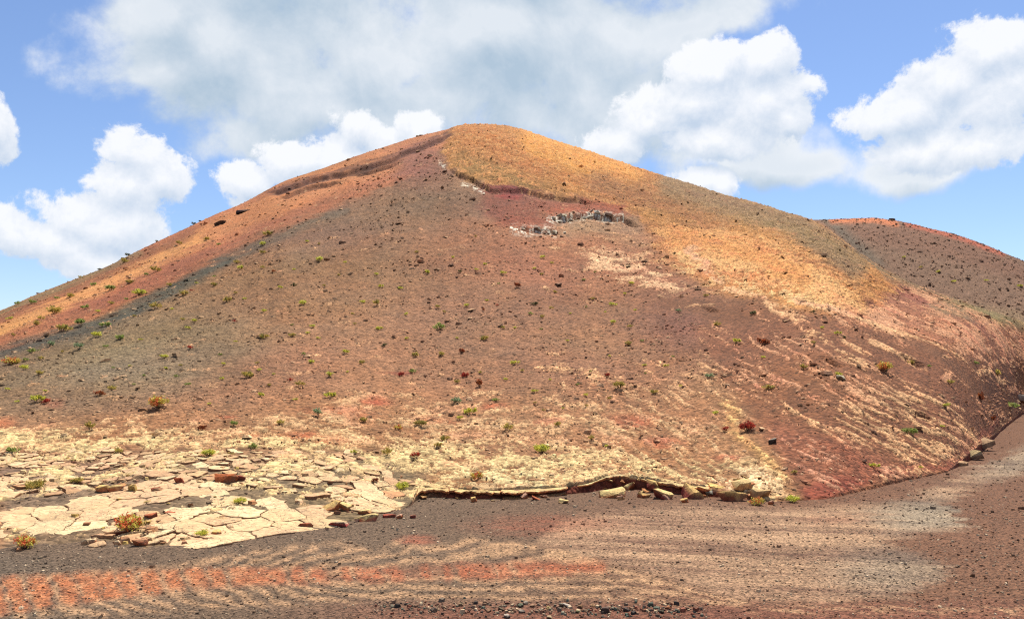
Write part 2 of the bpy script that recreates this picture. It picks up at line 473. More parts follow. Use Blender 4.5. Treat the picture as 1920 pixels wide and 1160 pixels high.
for rib, wd in (([(1478, 588), (1530, 612), (1590, 642), (1638, 668)], 3.0), ([(1500, 565), (1560, 582), (1640, 612), (1720, 640), (1800, 676), (1900, 722)], 4.0),
            ([(1640, 640), (1690, 662), (1740, 692)], 5.0), ([(1290, 470), (1360, 540), (1420, 560), (1470, 590), (1520, 632)], 5.0),
            ([(1690, 720), (1740, 745), (1800, 790), (1850, 830)], 5.0), ([(1460, 760), (1560, 820), (1640, 872), (1720, 890)], 5.0),
            ([(1610, 885), (1660, 905), (1640, 915)], 3.0), ([(1520, 618), (1580, 660), (1620, 690)], 5.0), ([(1000, 692), (1060, 696), (1120, 704)], 3.5),
            ([(1205, 676), (1250, 688)], 3.0), ([(1310, 690), (1420, 740), (1500, 780), (1600, 850)], 4.0)):
    P.lay('dens', P.band(rib, wd, wd), 0.8); P.lay('crust', P.band(rib, wd + 2, wd), G_(238, 186, 140))
m = P.poly([(1560, 760), (1700, 720), (1800, 760), (1840, 810), (1780, 870), (1680, 880), (1560, 820)], 30)
P.lay('dens', m, 0.46); P.lay('crust', m, G_(224, 178, 134), 0.9)
m = P.poly([(1440, 790), (1560, 820), (1700, 890), (1540, 935), (1490, 900)], 16)
P.lay('col', m, G_(124, 74, 60), 0.9); P.lay('dens', m, 0.30); P.lay('crust', m, G_(210, 152, 124))
P.lay('col', P.poly([(1500, 915), (1560, 890), (1630, 905), (1560, 936), (1510, 936)], 9), G_(128, 66, 56))
P.lay('col', P.band([(1620, 880), (1720, 885), (1790, 870), (1870, 790)], 7, 7), G_(140, 82, 68), 0.9)
P.lay('dens', P.poly([(1020, 690), (1240, 690), (1330, 650), (1440, 700), (1480, 800), (1100, 790)], 40), 0.30)
P.lay('aniso', P.poly([(1180, 640), (1340, 600), (1500, 800), (1460, 930), (1250, 930), (1100, 800)], 60), 0.9)
P.lay('size', P.poly([(1180, 640), (1340, 600), (1500, 800), (1460, 930), (1250, 930), (1100, 800)], 60), 0.45)
# pale crust on the lower slope and the foot
m = P.poly([(-400, 815), (0, 800), (200, 800), (450, 790), (650, 745), (900, 745), (1150, 760), (1350, 770), (1420, 820), (1490, 935), (780, 945), (-400, 1060)], 34)
P.lay('dens', m, 0.50); P.lay('crust', m, G_(216, 174, 132)); P.lay('size', m, 0.42)
m = P.poly([(-400, 830), (0, 812), (500, 812), (800, 830), (1100, 850), (1400, 870), (1480, 945), (780, 950), (-400, 1060)], 22)
P.lay('dens', m, 0.68); P.lay('crust', m, G_(230, 200, 148))
m = P.poly([(640, 868), (800, 872), (1000, 884), (1120, 885), (1400, 885), (1460, 945), (780, 950), (640, 930)], 10)
P.lay('dens', m, 0.62); P.lay('crust', m, G_(230, 198, 148))
P.lay('crust', P.poly([(860, 880), (1020, 885), (1000, 925), (860, 918)], 14), G_(224, 208, 160), 0.7)
yel = [(1362, 765), (1375, 800), (1410, 835), (1440, 870), (1466, 890)]
P.lay('dens', P.band(yel, 9, 12), 0.62); P.lay('crust', P.band(yel, 12, 10), G_(230, 186, 126)); P.lay('col', P.band(yel, 9, 10), G_(176, 130, 88), 0.35)
P.lay('crust', P.ell(1405, 905, 60, 26, 0.5), G_(238, 206, 164))
for (x, y, rx, ry, c) in ((700, 750, 30, 5, (196, 82, 66)), (750, 700, 30, 2.5, (150, 52, 48)), (930, 762, 22, 7, (206, 110, 88)), (640, 775, 60, 10, (178, 96, 74)), (1180, 790, 40, 10, (176, 90, 76)),
                          (430, 782, 16, 3, (170, 66, 50)), (480, 820, 20, 6, (200, 112, 86)), (560, 815, 24, 5, (206, 104, 78)), (620, 822, 30, 6, (206, 112, 84)), (1030, 795, 30, 5, (186, 78, 64)),
                          (10, 795, 24, 10, (206, 118, 84)), (90, 757, 22, 8, (170, 104, 84)), (1240, 830, 30, 10, (200, 110, 90)), (1355, 855, 26, 6, (188, 96, 84)), (820, 790, 40, 8, (186, 110, 84))):
    P.lay('col', P.ell(x, y, rx, ry, 0.8), G_(*c) * 0.7, 0.6); P.lay('crust', P.ell(x, y, rx, ry, 0.8), G_(*c), 0.5)
# plates at the foot
PL_BIG = [[(-260, 975), (0, 968), (110, 938), (200, 922), (300, 904), (420, 902), (430, 928), (300, 955), (200, 984), (120, 1003), (60, 1002), (20, 1030), (-260, 1060)],
          [(300, 985), (340, 962), (420, 948), (450, 932), (520, 940), (600, 950), (640, 962), (632, 982), (540, 1000), (430, 1020), (330, 1032)],
          [(640, 912), (740, 918), (778, 938), (778, 955), (700, 966), (630, 944)]]
PL_MID = [[(-260, 900), (0, 893), (250, 880), (640, 868), (775, 895), (770, 920), (640, 940), (540, 934), (455, 926), (300, 898), (220, 905), (100, 930), (-260, 952)]]
PL_SMALL = [[(-260, 850), (0, 848), (300, 842), (640, 846), (700, 866), (640, 872), (250, 884), (-260, 902)],
            [(200, 985), (330, 962), (310, 1026), (170, 1022)]]
slab = np.zeros(P.X.shape)
for q in PL_BIG + PL_MID + PL_SMALL: slab = np.maximum(slab, P.poly(q, 4))
P.ch['slab'] = slab
P.lay('dens', slab, 0.05); P.lay('rub', slab, 0.05)
_sm = np.zeros(P.X.shape)
for q in PL_MID + PL_SMALL[:1]: _sm = np.maximum(_sm, P.poly(q, 4))
P.lay('dens', _sm, 0.5)
P.lay('dens', P.poly([(-400, 955), (0, 950), (110, 925), (230, 905), (330, 895), (470, 930), (640, 945), (780, 962), (780, 1080), (-400, 1080)], 5), 0.03)
# second hill
h2 = P.poly([(1500, 400), (1545, 418), (1610, 475), (1690, 530), (1830, 580), (2300, 720), (2300, 500), (1920, 470), (1700, 380), (1500, 380)], 10)
P.lay('col', h2, G_(118, 96, 80)); P.lay('dens', h2, 0.04); P.lay('rub', h2, 0.45); P.lay('stone', h2, 0.8); P.lay('aniso', h2, 0.3)
P.lay('col', h2 * P.poly([(1560, 420), (1700, 415), (1900, 480), (1960, 540), (1760, 480), (1600, 450)], 16), G_(116, 88, 72), 0.9)
P.lay('col', h2 * P.band([(1545, 415), (1580, 450), (1640, 500)], 18, 14), G_(94, 90, 80), 0.9)
P.lay('col', P.band([(1560, 414), (1640, 412), (1680, 420)], 5, 4), G_(190, 118, 78), 0.9)
P.lay('col', P.band([(1700, 420), (1800, 446), (1880, 476)], 4, 4), G_(172, 92, 70), 0.8)
P.lay('col', P.band([(1760, 575), (1900, 596), (2100, 640)], 14, 10), G_(128, 112, 88), 0.7)

P.ch['crust'] *= 0.74
_cap = P.poly(cap, 7)[..., None]
P.ch['col'] *= 1 - _cap * np.array([0.14, 0.19, 0.10])
P.ch['crust'] *= 1 - _cap * np.array([0.02, 0.07, -0.02])
P.ch['dens'] = np.where(P.ch['slab'] > 0.5, P.ch['dens'], np.clip(P.ch['dens'] * 1.30, 0, 0.95))
P.ch['col'] *= np.array([1.00, 1.01, 0.86]) * (1 + 0.06 * P.poly(flank, 9)[..., None])
KL = np.array([1.28, 1.33, 1.48])     # what a fully lit, level, white surface returns: photo colour = albedo * KL
RIB = np.array(raycast(1640, 668)[:2]) - np.array(raycast(1480, 588)[:2])
RIB = RIB / np.linalg.norm(RIB)
# cuts: the ground drops below these lines (seen from the camera side)
CUTS = [([(498, 361), (540, 347), (600, 330), (640, 322), (690, 308), (740, 292), (790, 274), (830, 257), (853, 245)], 0.8, 2.0),
        ([(512, 368), (560, 350), (600, 340), (648, 333)], 0.7, 2.0),
        ([(650, 322), (700, 309), (760, 292)], 0.7, 4.0),
        ([(832, 300), (845, 316), (880, 328), (905, 345), (935, 351), (1010, 362), (1070, 371), (1125, 379)], 0.55, 4.0),
        ([(1028, 410), (1055, 405), (1080, 401), (1105, 397), (1130, 402), (1165, 404), (1190, 413), (1208, 424)], 0.46, 3.0),
        ([(960, 427), (990, 430), (1015, 428), (1040, 431), (1060, 438)], 0.26, 2.0),
        ([(1674, 660), (1700, 668), (1722, 678), (1744, 686)], 0.40, 2.0),
        ([(1306, 572), (1330, 577), (1358, 584)], 0.35, 1.6),
        ([(1690, 765), (1730, 775), (1760, 790)], 0.25, 1.2),
        ([(1530, 662), (1560, 672), (1590, 686)], 0.30, 1.4)]


def cells(x, y, seed=3):
    """distance to nearest cell border (F2-F1) and a random number per cell"""
    xi, yi = np.floor(x), np.floor(y)
    f1 = np.full(x.shape, 9.0, np.float32); f2 = np.full(x.shape, 9.0, np.float32); rid = np.zeros(x.shape, np.float32)
    for dx in (-1, 0, 1):
        for dy in (-1, 0, 1):
            i, j = (xi + dx).astype(int) & 255, (yi + dy).astype(int) & 255
            cx = xi + dx + 0.5 + 0.45 * _GX[seed][i, j]; cy = yi + dy + 0.5 + 0.45 * _GY[seed][i, j]
            d = np.hypot(x - cx, y - cy)
            near = d < f1
            f2 = np.where(near, f1, np.minimum(f2, d)); rid = np.where(near, _ang[seed][i, j] / (2 * np.pi), rid)
            f1 = np.where(near, d, f1)
    return f2 - f1, rid


_q = RNG.random((2, 60000)) * 900
QD = np.array([0, .02, .05, .1, .2, .3, .4, .5, .6, .7, .8, .9, 1.0])
QI = np.quantile(fbm(_q[0], _q[1], 6, 3, 0.74), 1 - QD)
QA = np.quantile(fbm(_q[0], _q[1], 5, 0, 0.62) + 0.30 * fbm(_q[1] * 3.2, _q[0] * 3.2, 3, 5, 0.7), 1 - QD)


def dress(x, y, zb):
    """relief (added height) and colour of the hill surface at plan positions x, y with bare height zb"""
    x = np.asarray(x, float); y = np.asarray(y, float)
    r = np.hypot(x, y)
    px0, py0 = project(x, y, zb)
    mpp = r / F                                # metres per photo pixel across
    w1 = fbm(x * 0.35, y * 0.35, 4, 1); w2 = fbm(x * 0.35 + 40, y * 0.35 + 9, 4, 2)
    px = px0 + np.clip(1.1 / mpp, 4, 26) * w1; py = py0 + np.clip(0.6 / mpp, 3, 11) * w2
    col, crc = P.get('col', px, py), P.get('crust', px, py)
    dens, rub, an, size = P.get('dens', px, py), P.get('rub', px, py), P.get('aniso', px, py), P.get('size', px, py)
    # crust: ragged thin sheets; on the right flank in ribs running down the slope
    wob = fbm(x * 0.3, y * 0.3, 3, 4)
    v = (py0 - 0.50 * px0) / 10.0 + 2.0 * wob; u = (px0 + 0.5 * py0) / 150.0
    nA = fbm(u, v, 5, 0, 0.62) + 0.30 * fbm(x * 3.2, y * 3.2, 3, 5, 0.7)
    nI = fbm(x * 0.62, y * 0.62, 6, 3, 0.74)
    dens = np.clip(dens * (1 + 0.55 * an * (fbm(x * 0.10, y * 0.10, 3, 6) * 2.2)), 0.004, 0.95); an = an * 0.82
    th = np.interp(dens, QD, QI) * (1 - an) + np.interp(dens, QD, QA) * an
    n = nI * (1 - an) + nA * an
    sz = size * 0.7
    ed, rid = cells(x / sz + 0.5 * w1, y / sz + 0.5 * w2)
    mcr = sstep(-0.02, 0.03, n - th) * sstep(0.02, 0.10, ed + 0.5 * np.clip(n - th - 0.08, 0, 0.4))
    mcr = mcr * sstep(-0.10, 0.02, fbm(x * 3.4, y * 3.4, 4, 1, 0.75) + 0.9 * np.clip(n - th, 0, 0.3) - 0.02)
    big = sstep(0.0, 0.25, n - th)
    h = mcr * (0.018 + 0.030 * big + 0.030 * rid) * (0.55 + 0.9 * np.clip(r / 60, 0, 1.6))
    # rubble
    b1 = fbm(x * 1.1, y * 1.1, 5, 6, 0.7); b2 = np.abs(pn(x * 2.4, y * 2.4, 2))
    h = h + rub * (0.42 * np.maximum(b1, -0.25) + 0.16 * (0.5 - b2)) * (0.5 + 0.5 * np.clip(r / 60, 0, 1.8))
    h = h + 0.10 * fbm(x * 0.16, y * 0.16, 2, 7) * np.clip(r / 40, 0, 1)
    # cuts
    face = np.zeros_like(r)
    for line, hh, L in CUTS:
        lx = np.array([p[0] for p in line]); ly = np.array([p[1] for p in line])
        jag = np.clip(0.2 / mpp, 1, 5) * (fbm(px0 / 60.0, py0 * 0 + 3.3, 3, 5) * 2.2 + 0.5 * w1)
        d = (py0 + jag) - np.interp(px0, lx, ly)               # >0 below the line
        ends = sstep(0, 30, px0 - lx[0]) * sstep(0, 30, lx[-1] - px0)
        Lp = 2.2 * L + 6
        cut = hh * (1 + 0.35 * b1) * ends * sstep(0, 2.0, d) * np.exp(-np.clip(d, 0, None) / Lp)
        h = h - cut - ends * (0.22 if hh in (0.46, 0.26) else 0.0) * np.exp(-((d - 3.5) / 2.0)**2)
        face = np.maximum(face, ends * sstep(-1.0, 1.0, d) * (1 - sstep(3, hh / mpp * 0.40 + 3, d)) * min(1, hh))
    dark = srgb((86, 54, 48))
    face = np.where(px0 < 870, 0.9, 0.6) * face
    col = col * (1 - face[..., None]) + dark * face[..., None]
    # pale sulphur / fumarole rims
    rim = np.zeros_like(r)
    for line, w in ((CUTS[4][0][:6], 7.0), (CUTS[5][0][:4], 8.0), ([(868, 338), (885, 344), (905, 352)], 5.0), ([(826, 302), (832, 310)], 4.0)):
        lx = np.array([p[0] for p in line]); ly = np.array([p[1] for p in line])
        d = (py0 + 4 * w1) - np.interp(px0, lx, ly) - 3
        rim = np.maximum(rim, ((px0 > lx[0] - 4) & (px0 < lx[-1] + 4)) * np.exp(-(d / w)**2))
    rim = 0.9 * rim * sstep(-0.05, 0.2, fbm(x * 1.6, y * 1.6, 5, 1, 0.75))
    col = col * (1 - rim[..., None]) + srgb((226, 222, 208)) * rim[..., None]
    # colour variation of cinder and crust
    var = 1 + 0.26 * fbm(x * 0.9, y * 0.9, 4, 2, 0.6) + 0.20 * fbm(x * 0.12, y * 0.12, 2, 4)
    hue = fbm(x * 0.3, y * 0.3, 3, 3)
    col = col * var[..., None] * (1 + np.stack([0.10 * hue, 0 * hue, -0.10 * hue], -1))
    azv = np.arctan2(x, y)
    rill = fbm(azv * 70 + 0.3 * w1, r * 0.035, 4, 7, 0.6)
    tint = fbm(x * 0.045, y * 0.045, 3, 1)
    col = col * (1 + 0.22 * rill[..., None] + tint[..., None] * np.array([0.05, 0.16, -0.10]))
    crv = (0.78 + 0.36 * rid + 0.35 * fbm(x * 2.5, y * 2.5, 4, 5, 0.75))
    pink = sstep(0.05, 0.4, fbm(x * 0.5, y * 0.5, 3, 6))
    crc = crc * crv[..., None] * (1 + np.stack([0.03 * pink, -0.13 * pink, -0.10 * pink], -1))
    mc = (mcr * np.clip(0.45 + 1.5 * big, 0, 1))[..., None]
    out = col * (1 - mc) + crc * mc
    # orange-brown underside of the ledge at the foot
    return h, np.clip(out / KL, 0.004, 0.80)


def hill_z(x, y):
    az, r = np.arctan2(x, y), np.hypot(x, y)
    zb = zhill(az, r)
    z = zb + dress(x, y, zb)[0]
    z2 = zhill2(az, r)
    return np.maximum(z, z2 + np.where(z2 > zb, 0.05, -9))


def surf_z(x, y):
    x = np.atleast_1d(np.asarray(x, float)); y = np.atleast_1d(np.asarray(y, float))
    return np.maximum(hill_z(x, y), zground(x, y))


# ------------------------------------------------------------------ materials
def new_mat(name):
    m = bpy.data.materials.new(name)
    m.use_nodes = True
    m.node_tree.nodes.clear()
    k = NT(m.node_tree)
    bs = k.n('ShaderNodeBsdfPrincipled'); o = k.n('ShaderNodeOutputMaterial')
    m.node_tree.links.new(bs.outputs[0], o.inputs[0])
    bs.inputs['Roughness'].default_value = 0.92
    bs.inputs['Specular IOR Level'].default_value = 0.15
    return m, k, bs


def earth_mat(name, grain, gamp, s1, bump, bdist):
    """colour from the surface's own colour attribute, broken up by grains and fine relief"""
    m, k, bs = new_mat(name)
    at = k.n('ShaderNodeAttribute', attribute_name='Col')
    pos = k.n('ShaderNodeTexCoord').outputs['Object']
    vo = k.n('ShaderNodeTexVoronoi', feature='F1'); k.put(vo.inputs['Vector'], pos); vo.inputs['Scale'].default_value = grain
    sep = k.n('ShaderNodeSeparateColor'); k.put(sep.inputs[0], vo.outputs['Color'])
    g1 = k.m('MULTIPLY_ADD', k.m('SUBTRACT', sep.outputs[0], 0.5), gamp, 1.0)
    n1 = k.noise(pos, s1, 5, 0.62)
    g2 = k.m('MULTIPLY_ADD', k.m('SUBTRACT', n1, 0.5), 0.9, 1.0)
    f = k.m('MULTIPLY', g1, g2)
    c = k.v('SCALE', at.outputs['Color']); c.node.inputs['Scale'].default_value = 1.0
    k.put(c.node.inputs['Scale'], f)
    k.put(bs.inputs['Base Color'], c)
    hgt = k.m('MULTIPLY_ADD', k.m('SUBTRACT', 1.0, vo.outputs['Distance']), 0.5, k.m('MULTIPLY', n1, 0.8))
    bp = k.n('ShaderNodeBump'); k.put(bp.inputs['Height'], hgt)
    bp.inputs['Strength'].default_value = bump; bp.inputs['Distance'].default_value = bdist
    k.put(bs.inputs['Normal'], bp.outputs[0])
    return m


M_HILL = earth_mat('volcanic_slope', 9.0, 0.90, 3.2, 0.9, 0.10)
M_GROUND = earth_mat('cinder_gravel', 34.0, 1.35, 8.0, 1.0, 0.03)
M_ROCK = earth_mat('crust_rock', 16.0, 0.25, 6.0, 0.6, 0.03)
def add_fractures(m):
    k = NT(m.node_tree)
    bs = next(n for n in m.node_tree.nodes if n.type == 'BSDF_PRINCIPLED')
    src = bs.inputs['Base Color'].links[0].from_socket
    pos = k.n('ShaderNodeTexCoord').outputs['Object']
    wn = k.v('SUBTRACT', k.noise(pos, 3.0, 4, 0.6, out='Color'), (0.5, 0.5, 0.5))
    pw = k.v('MULTIPLY_ADD', wn, (0.5, 0.5, 0.5), pos)
    f = None
    for sc_, wd in ((1.7, 0.010), (4.5, 0.012)):
        vo = k.n('ShaderNodeTexVoronoi', feature='DISTANCE_TO_EDGE'); k.put(vo.inputs['Vector'], pw); vo.inputs['Scale'].default_value = sc_
        e = k.mr(vo.outputs['Distance'], 0.0, wd * sc_ * 0.9, 1.0, 0.0)
        gate = k.mr(k.noise(pos, 0.9 if sc_ < 2 else 1.6, 2, 0.5), 0.38, 0.52)
        e = k.m('MULTIPLY', e, gate)
        f = e if f is None else k.m('MAXIMUM', f, e)
    st = k.mr(k.noise(pos, 2.2, 6, 0.7), 0.52, 0.70)
    st2 = k.mr(k.noise(pos, 0.7, 4, 0.6), 0.48, 0.66)
    c = k.mix(k.m('MULTIPLY', st, 0.45), src, (0.34, 0.20, 0.11, 1))
    c = k.mix(k.m('MULTIPLY', st2, 0.30), c, (0.36, 0.24, 0.15, 1))
    c = k.mix(k.m('MULTIPLY', f, 0.8), c, (0.10, 0.065, 0.045, 1))
    k.put(bs.inputs['Base Color'], c)


add_fractures(M_ROCK)
M_LEAF, kk, bs_ = new_mat('shrub_leaf')
kk.put(bs_.inputs['Base Color'], kk.n('ShaderNodeAttribute', attribute_name='Col').outputs['Color'])
bs_.inputs['Roughness'].default_value = 0.7
_tr = kk.n('ShaderNodeBsdfTranslucent'); _mx = kk.n('ShaderNodeMixShader'); _mx.inputs[0].default_value = 0.42
kk.put(_tr.inputs[0], kk.n('ShaderNodeAttribute', attribute_name='Col').outputs['Color'])
_out = next(n for n in M_LEAF.node_tree.nodes if n.type == 'OUTPUT_MATERIAL')
M_LEAF.node_tree.links.new(bs_.outputs[0], _mx.inputs[1]); M_LEAF.node_tree.links.new(_tr.outputs[0], _mx.inputs[2]); M_LEAF.node_tree.links.new(_mx.outputs[0], _out.inputs[0])
M_STEM, kk, bs_ = new_mat('shrub_stem')
bs_.inputs['Base Color'].default_value = (0.10, 0.06, 0.035, 1)


# ------------------------------------------------------------------ mesh helpers
def raw_mesh(name, V, Fv, C=None, mats=(), smooth=True, fmat=None):
    """V (n,3), Fv (m,k) faces of one size k"""
    V = np.asarray(V, np.float32); Fv = np.asarray(Fv, np.int32)
    me = bpy.data.meshes.new(name)
    me.vertices.add(len(V)); me.vertices.foreach_set('co', V.ravel())
    k = Fv.shape[1]
    me.loops.add(Fv.size); me.loops.foreach_set('vertex_index', Fv.ravel())
    me.polygons.add(len(Fv)); me.polygons.foreach_set('loop_start', np.arange(0, Fv.size, k, dtype=np.int32))
    for mt in mats: me.materials.append(mt)
    if fmat is not None: me.polygons.foreach_set('material_index', np.asarray(fmat, np.int32))
    me.update(calc_edges=True)
    me.polygons.foreach_set('use_smooth', np.full(len(Fv), smooth))
    if C is not None:
        a = me.attributes.new('Col', 'FLOAT_COLOR', 'POINT')
        a.data.foreach_set('color', np.c_[C, np.ones(len(C))].astype(np.float32).ravel())
    return me


def link(name, me, parent=None, label=None, cat=None, group=None, kind=None):
    o = bpy.data.objects.new(name, me)
    COL.objects.link(o)
    if parent is not None: o.parent = parent
    if label: o['label'] = label
    if cat: o['category'] = cat
    if group: o['group'] = group
    if kind: o['kind'] = kind
    return o


def grid_faces(nr, nc, wrap=False):
    i = np.arange(nr - 1)[:, None] * nc + np.arange(nc - (0 if wrap else 1))[None, :]
    j = i + 1 if not wrap else (np.arange(nr - 1)[:, None] * nc + (np.arange(nc)[None, :] + 1) % nc)
    return np.stack([i, j, j + nc, i + nc], -1).reshape(-1, 4)


# ------------------------------------------------------------------ the main hill
NC, NR = 1150, 570
az_in = np.linspace(-34.5, 34.5, NC) * DEG
az_c = np.concatenate([np.linspace(-62, -34.7, 120) * DEG, az_in, np.linspace(34.7, 45.5, 60) * DEG])
# rows: even steps in the picture along the middle column
tt = np.linspace(0, 1, 4000); am = 0.0
rr = RB(am) + tt * (RC(am) - RB(am)); zz = zhill(am + 0 * rr, rr)
yy = -(zz - HC) / rr
w = np.abs(np.gradient(yy, tt)); w = w / w.mean() + 0.35
cw = np.cumsum(w); cw = (cw - cw[0]) / (cw[-1] - cw[0])
trow = np.interp(np.linspace(0, 1, NR), cw, tt)
front = np.array([-1.3, -0.9, -0.55, -0.32, -0.2, -0.13, -0.08, -0.05, -0.03, -0.012])
back = np.concatenate([[0.4, 0.9, 1.6, 2.6], np.linspace(4, 12, 6), np.linspace(16, 90, 12)])
AZ = az_c[None, :]
Bc, Rc = RB(az_c)[None, :], np.maximum(RC(az_c), RB(az_c) + 3.0)[None, :]
Rg = np.concatenate([Bc + front[:, None], Bc + trow[:, None] * (Rc - Bc), Rc + back[:, None]], 0)
A2 = np.broadcast_to(AZ, Rg.shape)
X, Y = Rg * np.sin(A2), Rg * np.cos(A2)
ZB = zhill(A2, Rg)
H, CL = dress(X.ravel(), Y.ravel(), ZB.ravel())
H = H.reshape(X.shape); CL = CL.reshape(X.shape + (3,))
nf = len(front)
H[:nf] *= 0.3
# the broken face of the ledge at the foot: dark red-brown clinker
wall = np.clip(H0(az_c) * 5, 0, 1)[None, :, None] * sstep(0.0, -0.05, Rg - Bc)[..., None]
CL = CL * (1 - wall) + (srgb((112, 58, 44)) / KL) * wall
hill = link('hill', raw_mesh('hill', np.c_[X.ravel(), Y.ravel(), (ZB + H).ravel()], grid_faces(*X.shape), CL.reshape(-1, 3), [M_HILL]), kind='structure',
            label='broad volcanic cinder cone, orange and golden above, brown below, pale at foot')

# ------------------------------------------------------------------ second hill behind
azs = np.concatenate([np.linspace(8, 17, 20), np.linspace(17.3, 36, 380), np.linspace(36.5, 62, 50)]) * DEG
rs = np.concatenate([np.linspace(80, 160, 170), np.linspace(163, 260, 16)])
A2, Rg = np.meshgrid(azs, rs)
X, Y = Rg * np.sin(A2), Rg * np.cos(A2)
ZB = zhill2(A2, Rg)
px, py = project(X, Y, ZB)
wx = 6 * fbm(X * .2, Y * .2, 3, 1)
C2 = P.get('col', np.maximum(px, 1535 + 0 * px) + wx, np.clip(py + wx * .5, 405, 2000))
# anything of this hill that would read the front flank's colours keeps its own ash colour
own = P.get('rub', px, py)[..., None] > 0.3
C2 = np.where(own, C2, srgb((118, 96, 80)))
rub2 = 0.20 * fbm(X * 0.9, Y * 0.9, 4, 6, 0.6) + 0.10 * (0.5 - np.abs(pn(X * 2.3, Y * 2.3, 2)))
C2 = C2 * np.array([1.06, 0.95, 1.10]) * (1 + 0.35 * fbm(X * 0.7, Y * 0.7, 4, 2, 0.65))[..., None] / KL
link('hill', raw_mesh('hill_far', np.c_[X.ravel(), Y.ravel(), (ZB + rub2).ravel()], grid_faces(*X.shape), C2.reshape(-1, 3), [M_HILL]), kind='structure',
     label='lower grey-brown ash hill behind the right shoulder of the main cone')

# ------------------------------------------------------------------ the ground
GP = Paint(-400, 2320, 700, 1240, 2)
gx, gy = GP.X, GP.Y
GP.new('col', G_(106, 88, 76))
GP.lay('col', sstep(700, 1500, gx), G_(114, 82, 66))
GP.lay('col', sstep(1110, 1150, gy) * sstep(400, 900, gx), G_(116, 76, 64), 0.9)
GP.lay('col', sstep(250, -50, gx) * sstep(1010, 1060, gy), G_(92, 84, 78), 0.6)
GP.new('streak', 0.0)
GP.lay('streak', GP.poly([(1060, 975), (1150, 955), (1300, 945), (1500, 955), (1620, 945), (1760, 932), (1800, 962), (1806, 988), (1720, 1002), (1655, 1014), (1740, 1045), (1788, 1072), (1760, 1090),
                          (1690, 1118), (1540, 1132), (1380, 1122), (1220, 1075), (1120, 1050), (1000, 1022)], 11), 1.0)
GP.lay('streak', GP.poly([(2000, 800), (1920, 836), (1880, 860), (1800, 890), (1720, 925), (1790, 936), (1850, 905), (1930, 885), (2000, 880)], 12), 0.9)
GP.new('grey', 0.0)
GP.lay('grey', GP.ell(1740, 965, 90, 34, 0.8), 1.0); GP.lay('grey', GP.ell(1680, 1070, 110, 40, 0.8), 0.7); GP.lay('grey', GP.ell(1900, 870, 80, 40, 0.8), 0.8)
GP.new('redd', 0.0)
GP.lay('redd', GP.ell(1020, 985, 120, 16, 0.8), 0.6); GP.lay('redd', GP.ell(780, 1012, 34, 9, 0.6), 0.9); GP.lay('redd', GP.ell(1560, 975, 60, 10, 0.7), 0.35)
# the swirl of orange blocks and pale bars
yc = np.interp(gx, [-400, 0, 100, 250, 400, 520, 700, 900, 1140, 1300], [1150, 1118, 1106, 1092, 1082, 1081, 1078, 1071, 1062, 1060])
hh = np.interp(gx, [-400, 0, 60, 150, 400, 600, 1000, 1140], [34, 34, 30, 27, 16, 13, 13, 10])
blocks = [(-60, -34), (-22, 4), (18, 44), (60, 92), (112, 140), (150, 180), (186, 220), (230, 254), (268, 298), (314, 338), (356, 384), (394, 418), (434, 534), (550, 572), (586, 612), (640, 655), (667, 717),
          (730, 752), (790, 805), (833, 846), (860, 925), (932, 955), (970, 1135)]
nz = 5 * fbm(gx * 0.03, gy * 0.05, 3, 1); nz2 = 5 * fbm(gx * 0.05, gy * 0.05, 3, 2)
xs_ = gx - (gy - yc) * 0.35 + 1.4 * nz
dash = np.zeros(gx.shape)
for a, b in blocks: dash = np.maximum(dash, sstep(a - 11, a + 6, xs_) * sstep(b + 11, b - 6, xs_))
orange = np.maximum(dash, 0.10 + 0.30 * sstep(400, 900, gx)) * sstep(hh + 10, hh - 8, np.abs(gy - yc + nz2)) * sstep(1150, 1130, gx)
top = np.interp(gx, [-400, 0, 100, 300, 400, 560, 640, 700, 760, 830, 880, 1000, 1090, 1200, 1340, 1420], [1110, 1088, 1072, 1062, 1042, 1022, 1014, 1030, 1012, 1020, 1006, 1022, 1040, 1078, 1112, 1136])
bot = np.interp(gx, [-400, 0, 300, 700, 1000, 1300, 1500], [1190, 1165, 1150, 1128, 1122, 1132, 1150])
zone = sstep(-4, 6, gy - top + nz2) * sstep(8, -10, gy - bot + 2 * nz)
up = gy < yc
lean = np.where(up, gx - (yc - gy) * 2.0, gx - (gy - yc) * np.interp(gx, [0, 300, 700, 1100], [0.3, 1.6, 3.0, 5.0]))
per = np.interp(gx, [-400, 0, 600, 1200], [46, 46, 46, 80])
bars = 0.5 + 0.5 * np.sin(2 * np.pi * lean / per + 2.2 * fbm(gx * 0.012, gy * 0.03, 3, 3) * 2.2)
bars = np.clip(bars * 0.95 - 0.12 + 0.8 * fbm(gx * 0.02, gy * 0.10, 4, 4, 0.65), 0, 1)
edge_ln = np.exp(-((gy - top - 4) / 6)**2) * sstep(-50, 60, gx) * (0.5 + 0.5 * sstep(820, 900, gx))
pale = np.clip(zone * bars * 0.85 + 0.45 * edge_ln * sstep(-.25, .2, fbm(gx * .03, gy * .03, 2, 5)) * (gx < 1400), 0, 1)
GP.ch['orange'] = orange
GP.ch['pale'] = pale


